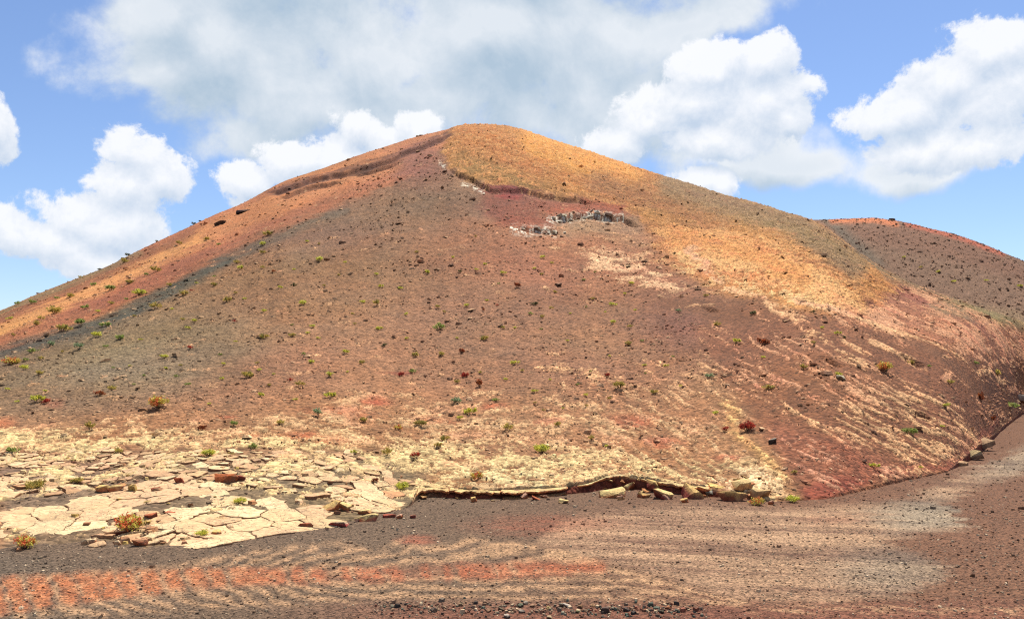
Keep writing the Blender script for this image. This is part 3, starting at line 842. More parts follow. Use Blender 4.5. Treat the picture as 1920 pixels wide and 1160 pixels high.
def ground_colour(x, y):
    zb = 0 * x
    r = np.hypot(x, y)
    px, py = project(x, np.maximum(y, 0.5), zb)
    mpp = np.maximum(r, 6) / F
    w1 = fbm(x * 1.5, y * 1.5, 4, 1); w2 = fbm(x * 1.5 + 9, y * 1.5, 4, 2)
    stw = fbm(x * 0.5, y * 3.0, 4, 7, 0.65)
    a, b = px + np.clip(0.12 / mpp, 0, 10) * w1 + 60 * stw * sstep(1300, 1600, px), py + np.clip(0.05 / mpp, 0, 5) * w2
    col = GP.get('col', a, b)
    ca, sa = math.cos(-0.20), math.sin(-0.20)
    u, v = x * ca + y * sa, -x * sa + y * ca
    st = fbm(u * 0.22 + 0.4 * w1, v * 4.2, 5, 2, 0.66)
    st2 = fbm(u * 0.12, v * 0.8, 3, 5)
    S = GP.get('streak', a, b)[..., None]
    gr = GP.get('grey', a, b)[..., None]
    hi = srgb((178, 146, 122)) * (1 - gr) + srgb((166, 150, 134)) * gr
    lo_ = srgb((112, 84, 72)) * (1 - gr) + srgb((112, 100, 92)) * gr
    q = np.clip(0.46 + 0.95 * st + 0.9 * st2, 0, 1)[..., None]
    col = col * (1 - S) + (lo_ * (1 - q) + hi * q) * S
    rd = GP.get('redd', a, b)[..., None] * np.clip(0.6 + 1.2 * st, 0, 1)[..., None]
    col = col * (1 - rd) + srgb((158, 92, 74)) * rd
    pl = GP.get('pale', a, b)[..., None]
    col = col * (1 - pl) + srgb((182, 146, 118)) * pl
    og = GP.get('orange', a, b)[..., None] * np.clip(0.60 + 0.5 * fbm(x * 5, y * 5, 3, 6, 0.7), 0.2, 0.85)[..., None]
    lefty = sstep(700, 300, px)[..., None]
    col = col * (1 - og) + (srgb((168, 94, 66)) * (1 - lefty) + srgb((184, 108, 70)) * lefty) * og
    var = 1 + 0.16 * fbm(x * 0.5, y * 0.5, 3, 3) + 0.22 * fbm(x * 6, y * 6, 3, 4, 0.7) * np.exp(-r / 25)
    return np.clip(col * var[..., None] * np.array([0.86, 0.85, 0.80]) / KL, 0.004, 0.8)


azg = np.concatenate([np.linspace(-180, -37, 90, endpoint=False), np.linspace(-37, 37, 920), np.linspace(37, 180, 90)[1:-1]]) * DEG
q = np.linspace(1 / 9.2, 1 / 120, 210)
rg = np.concatenate([[0.6, 1.5, 2.5, 3.5, 4.5, 5.5, 6.5, 7.5, 8.3], 1 / q, [140, 170, 220, 300, 420, 600, 900, 1500, 2600, 5000]])
A2, Rg = np.meshgrid(azg, rg)
X, Y = Rg * np.sin(A2), Rg * np.cos(A2)
Z = zground(X, Y)
Z = Z + 0.010 * fbm(X * 9, Y * 9, 3, 3, 0.6) * np.exp(-Rg / 20)
CG = ground_colour(X, Y)
ground = link('ground', raw_mesh('ground', np.c_[X.ravel(), Y.ravel(), Z.ravel()], grid_faces(*X.shape, wrap=True), CG.reshape(-1, 3), [M_GROUND]), kind='structure',
              label='flat brown cinder ground with swirled orange and pale drag marks')
print('terrain', round(time.time() - T0, 1))

# ------------------------------------------------------------------ plates of the pavement at the foot (parts of the hill)
def clip_poly(poly, mx, my, nx, ny):
    """keep the side of the line through (mx,my) where n.(p-m) <= 0"""
    out = []
    for i in range(len(poly)):
        a, b = poly[i], poly[(i + 1) % len(poly)]
        da, db = (a[0] - mx) * nx + (a[1] - my) * ny, (b[0] - mx) * nx + (b[1] - my) * ny
        if da <= 0: out.append(a)
        if (da < 0) != (db < 0):
            t = da / (da - db)
            out.append((a[0] + (b[0] - a[0]) * t, a[1] + (b[1] - a[1]) * t))
    return out


def in_polys(polys, px, py):
    ins = np.zeros(px.shape, bool)
    for pts in polys:
        c = np.zeros(px.shape, bool); n = len(pts)
        for k in range(n):
            (ax, ay), (bx_, by_) = pts[k], pts[(k + 1) % n]
            cr = (ay > py) != (by_ > py)
            with np.errstate(divide='ignore', invalid='ignore'):
                c ^= cr & (px < (bx_ - ax) * (py - ay) / (by_ - ay + 1e-12) + ax)
        ins |= c
    return ins


def plate_zone(x, y):
    az, r = np.arctan2(x, y), np.hypot(x, y)
    z = np.maximum(zhill(az, r), 0)
    px, py = project(x, y, z)
    px = px + 12 * fbm(x * .8, y * .8, 2, 1); py = py + 4 * fbm(x * .8, y * .8, 2, 2)
    k = np.zeros(x.shape, int)
    k[in_polys(PL_SMALL, px, py)] = 3; k[in_polys(PL_MID, px, py)] = 2; k[in_polys(PL_BIG, px, py)] = 1
    return k


cx_ = RNG.uniform(-19, 0.0, 60000); cy_ = RNG.uniform(10.5, 30, 60000)
zn = plate_zone(cx_, cy_)
near_zone = zn > 0
RAD = {0: 0.45, 1: 0.50, 2: 0.30, 3: 0.21}
pts, grid = [], {}
for x, y, k in zip(cx_, cy_, zn):
    rad = RAD[int(k)] * random.uniform(0.45, 1.35)
    gi_, gj_ = int(x // 1.0), int(y // 1.0)
    ok = True
    for a in range(gi_ - 2, gi_ + 3):
        for b in range(gj_ - 2, gj_ + 3):
            for (qx, qy, qr) in grid.get((a, b), ()):
                if (qx - x)**2 + (qy - y)**2 < (0.85 * (rad + qr))**2: ok = False; break
            if not ok: break
        if not ok: break
    if ok:
        grid.setdefault((gi_, gj_), []).append((x, y, rad)); pts.append((x, y, rad, int(k)))
PT = np.array([(p[0], p[1]) for p in pts])
outlines = []
for (x, y, rad, k) in pts:
    if k == 0 or random.random() < {1: 0.03, 2: 0.12, 3: 0.24}[k]: continue
    d2 = (PT[:, 0] - x)**2 + (PT[:, 1] - y)**2
    idx = np.argsort(d2)[1:16]
    L = rad * 2.8
    poly = [(x + L * math.cos(t), y + L * math.sin(t)) for t in np.linspace(0, 2 * math.pi, 9)[:-1]]
    gap = random.choice([0.002, 0.003, 0.005, 0.012]) if k == 1 else random.choice([0.004, 0.007, 0.012, 0.03])
    for q_ in idx:
        qx, qy = PT[q_]
        dd = math.hypot(qx - x, qy - y)
        nx, ny = (qx - x) / dd, (qy - y) / dd
        poly = clip_poly(poly, (x + qx) / 2 - nx * gap, (y + qy) / 2 - ny * gap, nx, ny)
        if len(poly) < 3: break
    if len(poly) < 3: continue
    # cut the corners a little, then break the edges up
    ch = []
    for i in range(len(poly)):
        a, b = poly[i], poly[(i + 1) % len(poly)]
        e = math.hypot(a[0] - b[0], a[1] - b[1])
        f_ = min(0.2, 0.02 / max(e, 1e-3))
        ch += [(a[0] + (b[0] - a[0]) * f_, a[1] + (b[1] - a[1]) * f_), (b[0] + (a[0] - b[0]) * f_, b[1] + (a[1] - b[1]) * f_)]
    fine = []
    for i in range(len(ch)):
        a, b = ch[i], ch[(i + 1) % len(ch)]
        n = max(1, int(math.hypot(a[0] - b[0], a[1] - b[1]) / (0.09 if k == 1 else 0.07)))
        for j in range(n): fine.append((a[0] + (b[0] - a[0]) * j / n, a[1] + (b[1] - a[1]) * j / n))
    fine = np.array(fine)
    wv = 0.26 if k == 1 else 0.15
    fine = fine + wv * np.c_[fbm(fine[:, 0] * 1.5, fine[:, 1] * 1.5, 5, 1, 0.62), fbm(fine[:, 0] * 1.5 + 7, fine[:, 1] * 1.5, 5, 2, 0.62)]
    fine = fine + np.random.default_rng(len(outlines)).normal(0, 0.007, fine.shape)
    if k > 1 and random.random() < 0.45: fine = np.array([x, y]) + (fine - np.array([x, y])) * random.uniform(0.55, 0.9)
    if len(fine) >= 5: outlines.append((x, y, rad, k, fine))
allx = np.concatenate([o[4][:, 0] for o in outlines]); ally = np.concatenate([o[4][:, 1] for o in outlines])


def smooth_z(x, y):
    return np.maximum(zhill(np.arctan2(x, y), np.hypot(x, y)), zground(x, y)) + 0.10 * fbm(x * 0.16, y * 0.16, 2, 7) * np.clip(np.hypot(x, y) / 40, 0, 1)


allz = smooth_z(allx, ally)
cream = [srgb(c) for c in ((213, 186, 147), (209, 179, 140), (216, 194, 156), (210, 176, 140), (198, 164, 126), (188, 150, 116))]
plates, pos_ = [], 0
for (x, y, rad, k, fine) in outlines:
    n = len(fine); zz_ = allz[pos_:pos_ + n]; pos_ += n
    hgt = random.uniform(0.006, 0.032) if k == 1 else random.uniform(0.012, 0.05)
    tilt = np.array([random.gauss(0, 0.03 if k == 1 else 0.08), random.gauss(0, 0.03 if k == 1 else 0.08)])
    c = fine.mean(0)
    up = (fine - c) @ tilt
    i1 = c + (fine - c) * (1 - min(0.10, 0.012 / rad)); i2 = c + (fine - c) * 0.55
    bz = zz_ + hgt + up
    rough = lambda P2, a: a * fbm(P2[:, 0] * 3, P2[:, 1] * 3, 3, 4)
    mz = zz_.mean()
    ring = lambda P2, z: np.c_[P2, z]
    z2 = mz + (zz_ - mz) * 0.55 + hgt + up * 0.55 + 0.010
    V = np.concatenate([ring(fine, zz_ - 0.10), ring(fine, bz - 0.008), ring(i1, bz + 0.004 + rough(i1, 0.02)), ring(i2, z2 + rough(i2, 0.03)), [[c[0], c[1], mz + hgt + 0.012]]])
    fc = []
    for lv in range(3):
        for i in range(n):
            j = (i + 1) % n
            fc += [(lv * n + i, lv * n + j, (lv + 1) * n + j), (lv * n + i, (lv + 1) * n + j, (lv + 1) * n + i)]
    for i in range(n): fc.append((3 * n + i, 3 * n + (i + 1) % n, 4 * n))
    base = cream[random.randrange(6 if k > 1 else 4)] * random.uniform(0.86, 1.06) / KL
    if random.random() < 0.035: base = srgb((196, 146, 108)) / KL
    pk = np.clip(fbm(V[:, 0] * 0.5, V[:, 1] * 0.5, 2, 6) * 1.4, 0, 0.5)[:, None]
    Cc = base * (1 - pk) + pk * srgb((214, 168, 134)) / KL
    Cc[:2 * n] = srgb((156, 112, 82)) / KL * random.uniform(0.7, 1.0)
    d_ = math.hypot(x, y)
    plates.append((rad / d_**1.2, raw_mesh('rock_plate', V, fc, np.clip(Cc, 0, 0.8), [M_ROCK], smooth=False)))
plates.sort(key=lambda t: -t[0])
for sc_, me in plates[:300]: link('rock_plate', me, parent=hill)
if len(plates) > 300:
    Vs, Fs, Cs, off = [], [], [], 0
    for sc_, me in plates[300:]:
        v = np.empty(len(me.vertices) * 3, np.float32); me.vertices.foreach_get('co', v)
        f = np.empty(len(me.loops), np.int32); me.loops.foreach_get('vertex_index', f)
        c = np.empty(len(me.vertices) * 4, np.float32); me.attributes['Col'].data.foreach_get('color', c)
        Vs.append(v.reshape(-1, 3)); Fs.append(f.reshape(-1, 3) + off); Cs.append(c.reshape(-1, 4)[:, :3]); off += len(me.vertices)
        bpy.data.meshes.remove(me)
    link('rock_fragments', raw_mesh('rock_fragments', np.concatenate(Vs), np.concatenate(Fs), np.concatenate(Cs), [M_ROCK], smooth=False), parent=hill, kind='stuff')
print('plates', len(plates), round(time.time() - T0, 1))

# ------------------------------------------------------------------ overhanging crust blocks along the ledge at the foot (parts of the hill)
a0, a1 = pix_az_te(782, 925)[0], pix_az_te(1385, 930)[0]
s_tot = 21.0 * (a1 - a0)


def ledge_slab(s_, e_, n0, n1, th_, lift, top_c, seed):
    """one broken slab of crust: angular outline, flat top following the slope, orange broken rim, dark underside"""
    rg_ = np.random.default_rng(seed)
    pts_ = [(s_, n0 + rg_.uniform(-.08, .08)), ((s_ + e_) / 2 + rg_.uniform(-.15, .15) * (e_ - s_), n0 + rg_.uniform(-.16, .06)), (e_, n0 + rg_.uniform(-.08, .08)), (e_ + rg_.uniform(-.06, .06), n1), (s_ + rg_.uniform(-.06, .06), n1 + rg_.uniform(-.1, .1))]
    o_ = []
    for i in range(5):
        p, q = np.array(pts_[i]), np.array(pts_[(i + 1) % 5])
        m_ = max(2, int(np.linalg.norm(q - p) / 0.045))
        for j in range(m_): o_.append(p + (q - p) * j / m_)
    o_ = np.array(o_)
    o_ = o_ + np.array([0.10, 0.30]) * np.c_[fbm(o_[:, 0] * 2.2, o_[:, 1] * 2.2 + seed, 5, 1, 0.72), fbm(o_[:, 0] * 2.2 + 5, o_[:, 1] * 2.2, 5, 2, 0.72)] + rg_.normal(0, 0.010, o_.shape)
    n = len(o_); c = o_.mean(0)
    tl = rg_.normal(0, 0.04, 2)

    def lift_to(P2, dz):
        a_ = a0 + P2[:, 0] / 21.0
        r_ = RB(a_) + P2[:, 1]
        z = zhill(a_, RB(a_) + np.maximum(P2[:, 1], 0.01)) + S0(a_) * np.minimum(P2[:, 1], 0) + lift + dz + (P2 - c) @ tl
        return np.c_[r_ * np.sin(a_), r_ * np.cos(a_), z]
    thv = th_ * (1 + 0.8 * fbm(o_[:, 0] * 2.2, o_[:, 1] * 2.2, 4, 7, 0.65))
    sh = lambda k_: c + (o_ - c) * k_
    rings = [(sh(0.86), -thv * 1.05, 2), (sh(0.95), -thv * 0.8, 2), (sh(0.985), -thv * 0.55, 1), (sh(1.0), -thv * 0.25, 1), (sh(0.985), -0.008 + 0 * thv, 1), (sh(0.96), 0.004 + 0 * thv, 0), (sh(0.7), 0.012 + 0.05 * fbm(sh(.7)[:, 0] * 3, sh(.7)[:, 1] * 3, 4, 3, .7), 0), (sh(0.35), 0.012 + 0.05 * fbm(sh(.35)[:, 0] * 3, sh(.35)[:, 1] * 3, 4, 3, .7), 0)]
    V = np.concatenate([lift_to(p, d) for p, d, _ in rings] + [lift_to(c[None], 0.014)])
    fc = []
    for lv in range(len(rings) - 1):
        for i in range(n):
            j = (i + 1) % n
            fc += [(lv * n + i, lv * n + j, (lv + 1) * n + j), (lv * n + i, (lv + 1) * n + j, (lv + 1) * n + i)]
    L0 = (len(rings) - 1) * n
    for i in range(n): fc.append((L0 + i, L0 + (i + 1) % n, L0 + n))
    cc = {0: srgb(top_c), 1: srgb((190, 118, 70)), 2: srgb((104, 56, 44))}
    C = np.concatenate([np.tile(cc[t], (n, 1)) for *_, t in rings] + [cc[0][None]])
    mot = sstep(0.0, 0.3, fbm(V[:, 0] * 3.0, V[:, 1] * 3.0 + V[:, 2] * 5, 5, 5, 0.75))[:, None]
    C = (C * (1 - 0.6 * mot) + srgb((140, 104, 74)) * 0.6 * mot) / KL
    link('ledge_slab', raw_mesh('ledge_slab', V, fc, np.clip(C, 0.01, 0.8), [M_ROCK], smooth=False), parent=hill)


s = 0.0; k_ = 0; CRUMBS = []
while s < s_tot - 0.15:
    wd = random.choice([0.25, 0.5, 0.8, 1.2, 1.6]) * random.uniform(0.8, 1.2)
    e = min(s + wd, s_tot)
    front_ = random.uniform(-0.10, 0.06) - 0.12 - 0.5 * float(fbm(np.array([s * 0.6]), np.array([3.0]), 2, 2)[0])
    tops = random.choice([(212, 186, 134), (204, 188, 142), (216, 188, 120), (208, 176, 124)])
    ledge_slab(s, e, front_, random.uniform(0.25, 0.6), random.uniform(0.05, 0.085), random.uniform(-0.035, 0.0), tops, 500 + k_)
    if random.random() < 0.30:      # a second, lower sheet showing under the first
        ledge_slab(s + 0.05, e - 0.05, front_ + random.uniform(-0.05, 0.10), 0.3, random.uniform(0.05, 0.09), -random.uniform(0.12, 0.17), (176, 128, 86), 700 + k_)
    for j in range(random.choice([2, 3, 5, 6])):     # crumbled pieces along the broken edge
        a_ = a0 + random.uniform(s, e) / 21.0
        low = random.random() < 0.5
        r_ = float(RB(a_)) + (random.uniform(-0.55, -0.15) if low else random.uniform(-0.15, 0.15))
        w_ = random.choice([0.04, 0.06, 0.08, 0.12, 0.2])
        CRUMBS.append((r_ * math.sin(a_), r_ * math.cos(a_), 0.0 if low else float(H0(a_)) - random.uniform(0.02, 0.16), w_))
    s = e + random.choice([-0.04, -0.02, 0.0, 0.04]); k_ += 1


# ------------------------------------------------------------------ loose rocks
def rock_mesh(name, w, d, h, top, side, seed, n=34, blocky=0.55, dark=0.0):
    rg_ = np.random.default_rng(seed)
    v = rg_.normal(size=(n, 3)); v /= np.linalg.norm(v, axis=1)[:, None]
    v = np.sign(v) * np.abs(v) ** blocky
    v = v * rg_.uniform(0.82, 1.08, (n, 1)) * np.array([w, d, h]) * 0.5
    bm = bmesh.new()
    for p in v: bm.verts.new(p)
    bmesh.ops.convex_hull(bm, input=bm.verts)
    bmesh.ops.delete(bm, geom=[q_ for q_ in bm.verts if not q_.link_faces], context='VERTS')
    bmesh.ops.triangulate(bm, faces=bm.faces)
    bmesh.ops.subdivide_edges(bm, edges=bm.edges[:], cuts=1)
    bmesh.ops.triangulate(bm, faces=bm.faces)
    bm.verts.ensure_lookup_table(); bm.normal_update()
    V = np.array([q_.co for q_ in bm.verts]); N = np.array([q_.normal for q_ in bm.verts])
    Fv = np.array([[q_.index for q_ in f.verts] for f in bm.faces])
    bm.free()
    sc_ = 3.0 / max(w, d)
    V = V + N * (min(w, h) * 0.10 * fbm(V[:, 0] * sc_ + seed, V[:, 1] * sc_ + V[:, 2] * sc_, 3, 3, 0.65))[:, None]
    V[:, 2] += h * 0.5
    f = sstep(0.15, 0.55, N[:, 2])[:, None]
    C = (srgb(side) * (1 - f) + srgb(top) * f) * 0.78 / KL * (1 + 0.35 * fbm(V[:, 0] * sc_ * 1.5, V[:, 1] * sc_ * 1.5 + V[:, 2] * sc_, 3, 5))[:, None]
    return raw_mesh(name, V, Fv, np.clip(C, 0.01, 0.8), [M_ROCK], smooth=False)


for k in range(14):              # pale broken rock where the ledge ends, right
    X_, Y_, r_ = raycast(random.gauss(1412, 36), random.gauss(912, 13))
    CRUMBS.append((X_, Y_, float(surf_z(X_, Y_)[0]) - 0.05, random.uniform(0.10, 0.30)))
for k, (x_, y_, z_, w_) in enumerate(CRUMBS):
    tc_ = random.choice([(236, 206, 150), (230, 196, 136), (214, 150, 96), (196, 130, 90), (238, 206, 120)])
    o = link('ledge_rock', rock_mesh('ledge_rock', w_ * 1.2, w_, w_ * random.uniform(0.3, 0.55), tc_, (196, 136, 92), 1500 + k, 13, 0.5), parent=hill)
    o.location = (x_, y_, z_ - 0.01); o.rotation_euler = (random.gauss(0, .25), random.gauss(0, .25), random.uniform(0, 6))
CR, OR, RD, YE = (242, 214, 150), (196, 112, 70), (150, 62, 56), (238, 200, 132)
PK = (226, 176, 150)
# photo x, y of the foot, width and height in photo pixels, top colour, side colour, turn, label
ROCKS = [(1150, 931, 50, 15, CR, (206, 104, 62), 0.1, 'long cream block with orange underside lying below the ledge', 'boulder'),
         (1184, 918, 24, 13, CR, OR, 0.5, 'small cream chunk leaning behind the long cream block'),
         (1165, 936, 13, 9, PK, (214, 160, 110), 0.2, 'small pinkish stone at right end of long cream block'),
         (1206, 932, 26, 9, YE, OR, -0.1, 'flat yellowish stone between the two cream blocks'),
         (1236, 934, 40, 18, CR, RD, -0.5, 'angular cream block with dark red flank below the ledge'),
         (1226, 917, 34, 13, YE, RD, -0.4, 'yellow slab fragment tucked under the ledge lip'),
         (1246, 937, 16, 8, PK, RD, -0.6, 'pinkish wedge at foot of the angular cream block'),
         (1290, 934, 48, 24, YE, RD, -0.5, 'large tilted yellow block, red left face darkened with painted shade', 'boulder'),  # red side colour also carries the shade on the left face
         (1285, 943, 14, 8, YE, OR, 0.3, 'small orange stone in front of the tilted yellow block'),
         (1372, 938, 50, 17, YE, (150, 80, 60), -0.15, 'broad low yellow block at right end of the ledge', 'boulder'),
         (1392, 918, 34, 15, (238, 208, 150), (206, 150, 100), 0.2, 'pale cream boulder resting at right end of the ledge', 'boulder'),
         (1426, 932, 36, 18, (238, 206, 152), (210, 156, 110), -0.2, 'pale cream boulder beside the red and yellow shrub', 'boulder'),
         (1446, 945, 11, 8, PK, OR, 0.0, 'small round pinkish stone right of the red and yellow shrub'),
         (1330, 925, 14, 9, (210, 206, 190), (120, 110, 100), 0.3, 'whitish stone in the dark gap of the ledge'),
         (985, 934, 14, 10, PK, OR, 0.6, 'upright pinkish chip leaning on the ledge'),
         (972, 930, 16, 9, (190, 150, 130), RD, 0.2, 'brownish chip at foot of the ledge, left of upright chip'),
         (1004, 937, 20, 7, OR, RD, -0.5, 'thin reddish slab lying in front of the ledge'),
         (1019, 933, 15, 5, PK, OR, -0.3, 'thin pale flake lying before the middle of the ledge'),
         (1055, 943, 19, 8, CR, (196, 150, 110), -0.1, 'oval cream stone alone on the cinder before the ledge'),
         (890, 940, 10, 11, YE, OR, 0.4, 'small yellowish stone below left half of the ledge'),
         (690, 976, 36, 13, CR, (196, 84, 66), 0.1, 'cream stone with bright red underside on dark cinder'),
         (670, 978, 12, 8, CR, PK, 0.0, 'small pale stone left of the red-bottomed cream stone'),
         (685, 965, 24, 8, CR, OR, 0.2, 'cream flake just behind the red-bottomed stone'),
         (635, 987, 34, 9, (232, 210, 180), (196, 84, 84), 0.15, 'flat stone with pinkish red side, left of red-bottomed one'),
         (614, 993, 9, 6, CR, PK, 0.0, 'tiny pale stone below the flat pink-sided stone'),
         (730, 969, 22, 7, (206, 110, 90), (176, 80, 70), 0.1, 'flat red stone by the corner of the pale pavement'),
         (750, 971, 13, 8, PK, OR, 0.3, 'small pink stone right of the flat red stone'),
         (775, 970, 12, 7, (160, 110, 90), RD, 0.3, 'small dark stone right of the pavement corner'),
         (163, 1021, 17, 10, (244, 216, 178), (220, 170, 130), 0.0, 'rounded pale stone at left end of the rubble patch'),
         (176, 1021, 13, 9, (244, 212, 172), (200, 140, 110), 0.4, 'small pale stone touching the rounded one by the rubble'),
         (221, 1022, 13, 9, (244, 216, 178), (214, 160, 120), 0.2, 'pale pebble at the front edge of the rubble patch'),
         (262, 1022, 28, 14, (240, 182, 140), (208, 120, 84), 0.2, 'pinkish orange stone in front of the rubble patch'),
         (283, 972, 22, 9, (208, 120, 84), (170, 84, 60), 0.1, 'orange flat stone on the cinder behind the big shrub'),
         (318, 964, 20, 7, (206, 120, 90), (150, 80, 60), 0.0, 'orange flake on the dark cinder tongue'),
         (425, 905, 40, 16, (190, 104, 60), (128, 60, 40), 0.1, 'rusty brown broken rock on the pale pavement'),
         (448, 902, 20, 9, (170, 90, 70), (120, 50, 40), -0.5, 'dark red splinter beside the rusty rock'),
         (335, 908, 17, 12, (214, 130, 92), (160, 80, 60), 0.1, 'orange knob of rock on the pale pavement'),
         (573, 987, 30, 8, (196, 110, 84), (150, 74, 60), 0.0, 'rusty flat stone on the front pale slabs'),
         (408, 1001, 17, 11, YE, OR, 0.5, 'yellow stone in the hollow of the front pale slabs'),
         (196, 920, 24, 10, YE, OR, 0.0, 'yellowish orange stone on the dark cinder tongue'),
         (220, 920, 28, 11, CR, OR, 0.2, 'cream stone right of the yellowish orange one'),
         (250, 919, 18, 11, YE, (190, 160, 90), 0.2, 'yellow-green stained stone right of the cream stone'),
         (292, 921, 16, 7, (190, 110, 84), RD, 0.2, 'reddish flake on dark cinder tongue'),
         (620, 958, 34, 18, YE, OR, 0.3, 'heap-topping yellow stone by the pavement front'),
         (645, 955, 26, 13, CR, OR, -0.3, 'cream stone right of the heap-topping yellow stone'),
         (226, 1000, 50, 10, (226, 180, 140), (120, 60, 46), 0.35, 'long tilted slab sticking out under the big shrub'),
         (1450, 832, 15, 11, (150, 140, 130), (70, 60, 56), 0.2, 'dark grey stone on the red right flank'),
         (1577, 714, 16, 8, (226, 214, 186), (150, 130, 100), -0.2, 'whitish flat stone on the right flank'),
         (1912, 752, 30, 11, (206, 190, 176), (120, 90, 80), -0.3, 'grey-white slab at right edge beside the green shrub'),
         (1843, 838, 34, 13, (190, 156, 124), (120, 92, 78), 0.3, 'dark overhanging rock at the far right foot', 'outcrop'),
         (1822, 858, 36, 12, (206, 180, 136), (126, 98, 82), 0.1, 'dark hollowed rock left of the far right overhang', 'outcrop'),
         (1800, 870, 22, 8, (200, 160, 124), (130, 96, 80), 0.1, 'small broken rock at foot of the right flank'),
         (414, 421, 20, 6, (110, 98, 92), (70, 60, 58), 0.5, 'dark lava outcrop low on the left skyline', 'outcrop'),
         (456, 398, 26, 6, (112, 104, 112), (74, 66, 72), 0.45, 'purple-grey lava outcrop higher on the left skyline', 'outcrop'),
         (1672, 413, 12, 3, (110, 100, 94), (70, 62, 60), 0.0, 'dark rock on the crest of the far grey hill', 'outcrop')]
for k, rk in enumerate(ROCKS):
    x_, y_, w_, h_, tc_, sc_, rz, lab = rk[:8]
    cat = rk[8] if len(rk) > 8 else 'rock'
    X_, Y_, r_ = raycast(x_, y_)
    mpp = r_ / F
    w_, h_ = w_ * mpp, h_ * mpp
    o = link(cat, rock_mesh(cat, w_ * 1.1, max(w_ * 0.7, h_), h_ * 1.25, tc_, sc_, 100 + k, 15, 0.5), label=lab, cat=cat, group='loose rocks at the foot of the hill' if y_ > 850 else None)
    o.location = (X_, Y_, float(surf_z(X_, Y_)[0]) - h_ * 0.28)
    o.rotation_euler = (random.gauss(0, 0.08), -rz * 0.6, random.uniform(-0.5, 0.5))

# pale fumarole rock along the rim of the hollow (parts of the hill)
for k in range(24):
    ln = CUTS[4][0][:6] if k < 15 else CUTS[5][0]
    x_ = random.uniform(ln[0][0], ln[-1][0]); y_ = float(np.interp(x_, [p[0] for p in ln], [p[1] for p in ln])) + random.uniform(-2, 9)
    X_, Y_, r_ = raycast(x_, y_)
    w_ = random.uniform(6, 18) * r_ / F
    tc_ = random.choice([(252, 248, 236), (244, 240, 226), (254, 248, 226), (226, 220, 208), (170, 140, 124)])
    o = link('rim_rock', rock_mesh('rim_rock', w_, w_ * 0.8, w_ * 0.36, tc_, tuple(0.9 * np.array(tc_)), 900 + k, 14, 0.55), parent=hill)
    o.location = (X_, Y_, float(surf_z(X_, Y_)[0]) - w_ * 0.04); o.rotation_euler = (0.35 + random.gauss(0, .15), random.gauss(0, .2), random.uniform(0, 6))

# stones in the line along the bottom of the picture
ROW = [(1062, 1138, 15, 'white stone with shade painted on its base, brightest in the bottom line', (236, 234, 226), (120, 118, 112)),  # shade below the sunlit top is painted into the side colour
       (1052, 1137, 13, 'grey-green stone touching the brightest white stone', (150, 152, 140), (90, 92, 84)),
       (986, 1131, 11, 'pale grey stone on top edge of the bottom stone line', (214, 208, 194), (130, 122, 110)),
       (978, 1147, 13, 'light grey stone low in the bottom stone line', (196, 192, 184), (100, 96, 92)),
       (976, 1136, 12, 'green-stained stone in the middle of the bottom stone line', (122, 146, 124), (74, 84, 74)),
       (1136, 1150, 22, 'broad blackish stone in the bottom stone line', (104, 92, 90), (54, 46, 46)),
       (1172, 1146, 14, 'black stone right of the broad blackish one', (84, 82, 84), (40, 38, 40)),
       (1030, 1160, 12, 'cream stone cut by the bottom edge of picture', (232, 214, 176), (150, 124, 96)),
       (1130, 1158, 9, 'small pale stone under the broad blackish one', (214, 200, 176), (130, 110, 90)),
       (951, 1158, 13, 'two-tone black and white stone at bottom edge', (210, 206, 198), (60, 56, 54)),
       (863, 1135, 11, 'cream pointed stone left of middle in bottom line', (220, 196, 158), (140, 110, 84)),
       (815, 1146, 15, 'dark stone at left end of the bottom line', (96, 88, 84), (54, 48, 46)),
       (832, 1140, 10, 'small tan stone beside the left dark one', (190, 160, 130), (110, 84, 66)),
       (871, 1148, 11, 'dull pink stone below the cream pointed one', (176, 130, 112), (110, 74, 62)),
       (738, 1137, 11, 'flat grey-green stone farthest left in bottom line', (128, 136, 124), (80, 80, 74)),
       (768, 1137, 12, 'low greenish stone second from left in bottom line', (112, 122, 112), (70, 74, 68)),
       (1030, 1141, 12, 'yellowish stone left of the brightest white one', (196, 176, 116), (110, 90, 60)),
       (1020, 1147, 11, 'brown stone below the yellowish one', (140, 104, 84), (84, 58, 48)),
       (998, 1136, 10, 'tan stone between pale grey and yellowish stones', (196, 160, 130), (116, 84, 66)),
       (1088, 1140, 12, 'ochre stone right of the brightest white one', (190, 150, 110), (110, 80, 60)),
       (1098, 1147, 12, 'mottled tan stone right of the ochre one', (206, 176, 144), (120, 90, 72)),
       (1112, 1137, 11, 'orange-tinted stone above the broad blackish one', (206, 164, 124), (126, 90, 66)),
       (1083, 1149, 9, 'mossy green stone below the ochre one', (112, 128, 92), (66, 72, 54)),
       (1148, 1142, 9, 'grey-green stone right of the broad blackish one', (134, 140, 126), (76, 76, 70)),
       (1255, 1141, 11, 'bright orange stone near right end of bottom line', (226, 150, 104), (150, 84, 56)),
       (1240, 1150, 11, 'dark green stone below the bright orange one', (86, 100, 84), (50, 54, 48)),
       (1208, 1147, 10, 'rusty stone left of the dark green one', (156, 104, 80), (92, 58, 46)),
       (1268, 1146, 10, 'dark grey stone at right end of bottom line', (104, 100, 100), (58, 54, 54)),
       (950, 1130, 9, 'reddish stone at top of bottom line, left of pale grey', (150, 96, 84), (92, 56, 50)),
       (917, 1145, 12, 'tan lump halfway between cream pointed and green-stained stones', (176, 140, 112), (100, 74, 60)),
       (939, 1143, 12, 'dark olive stone left of the green-stained one', (104, 100, 84), (60, 56, 48))]
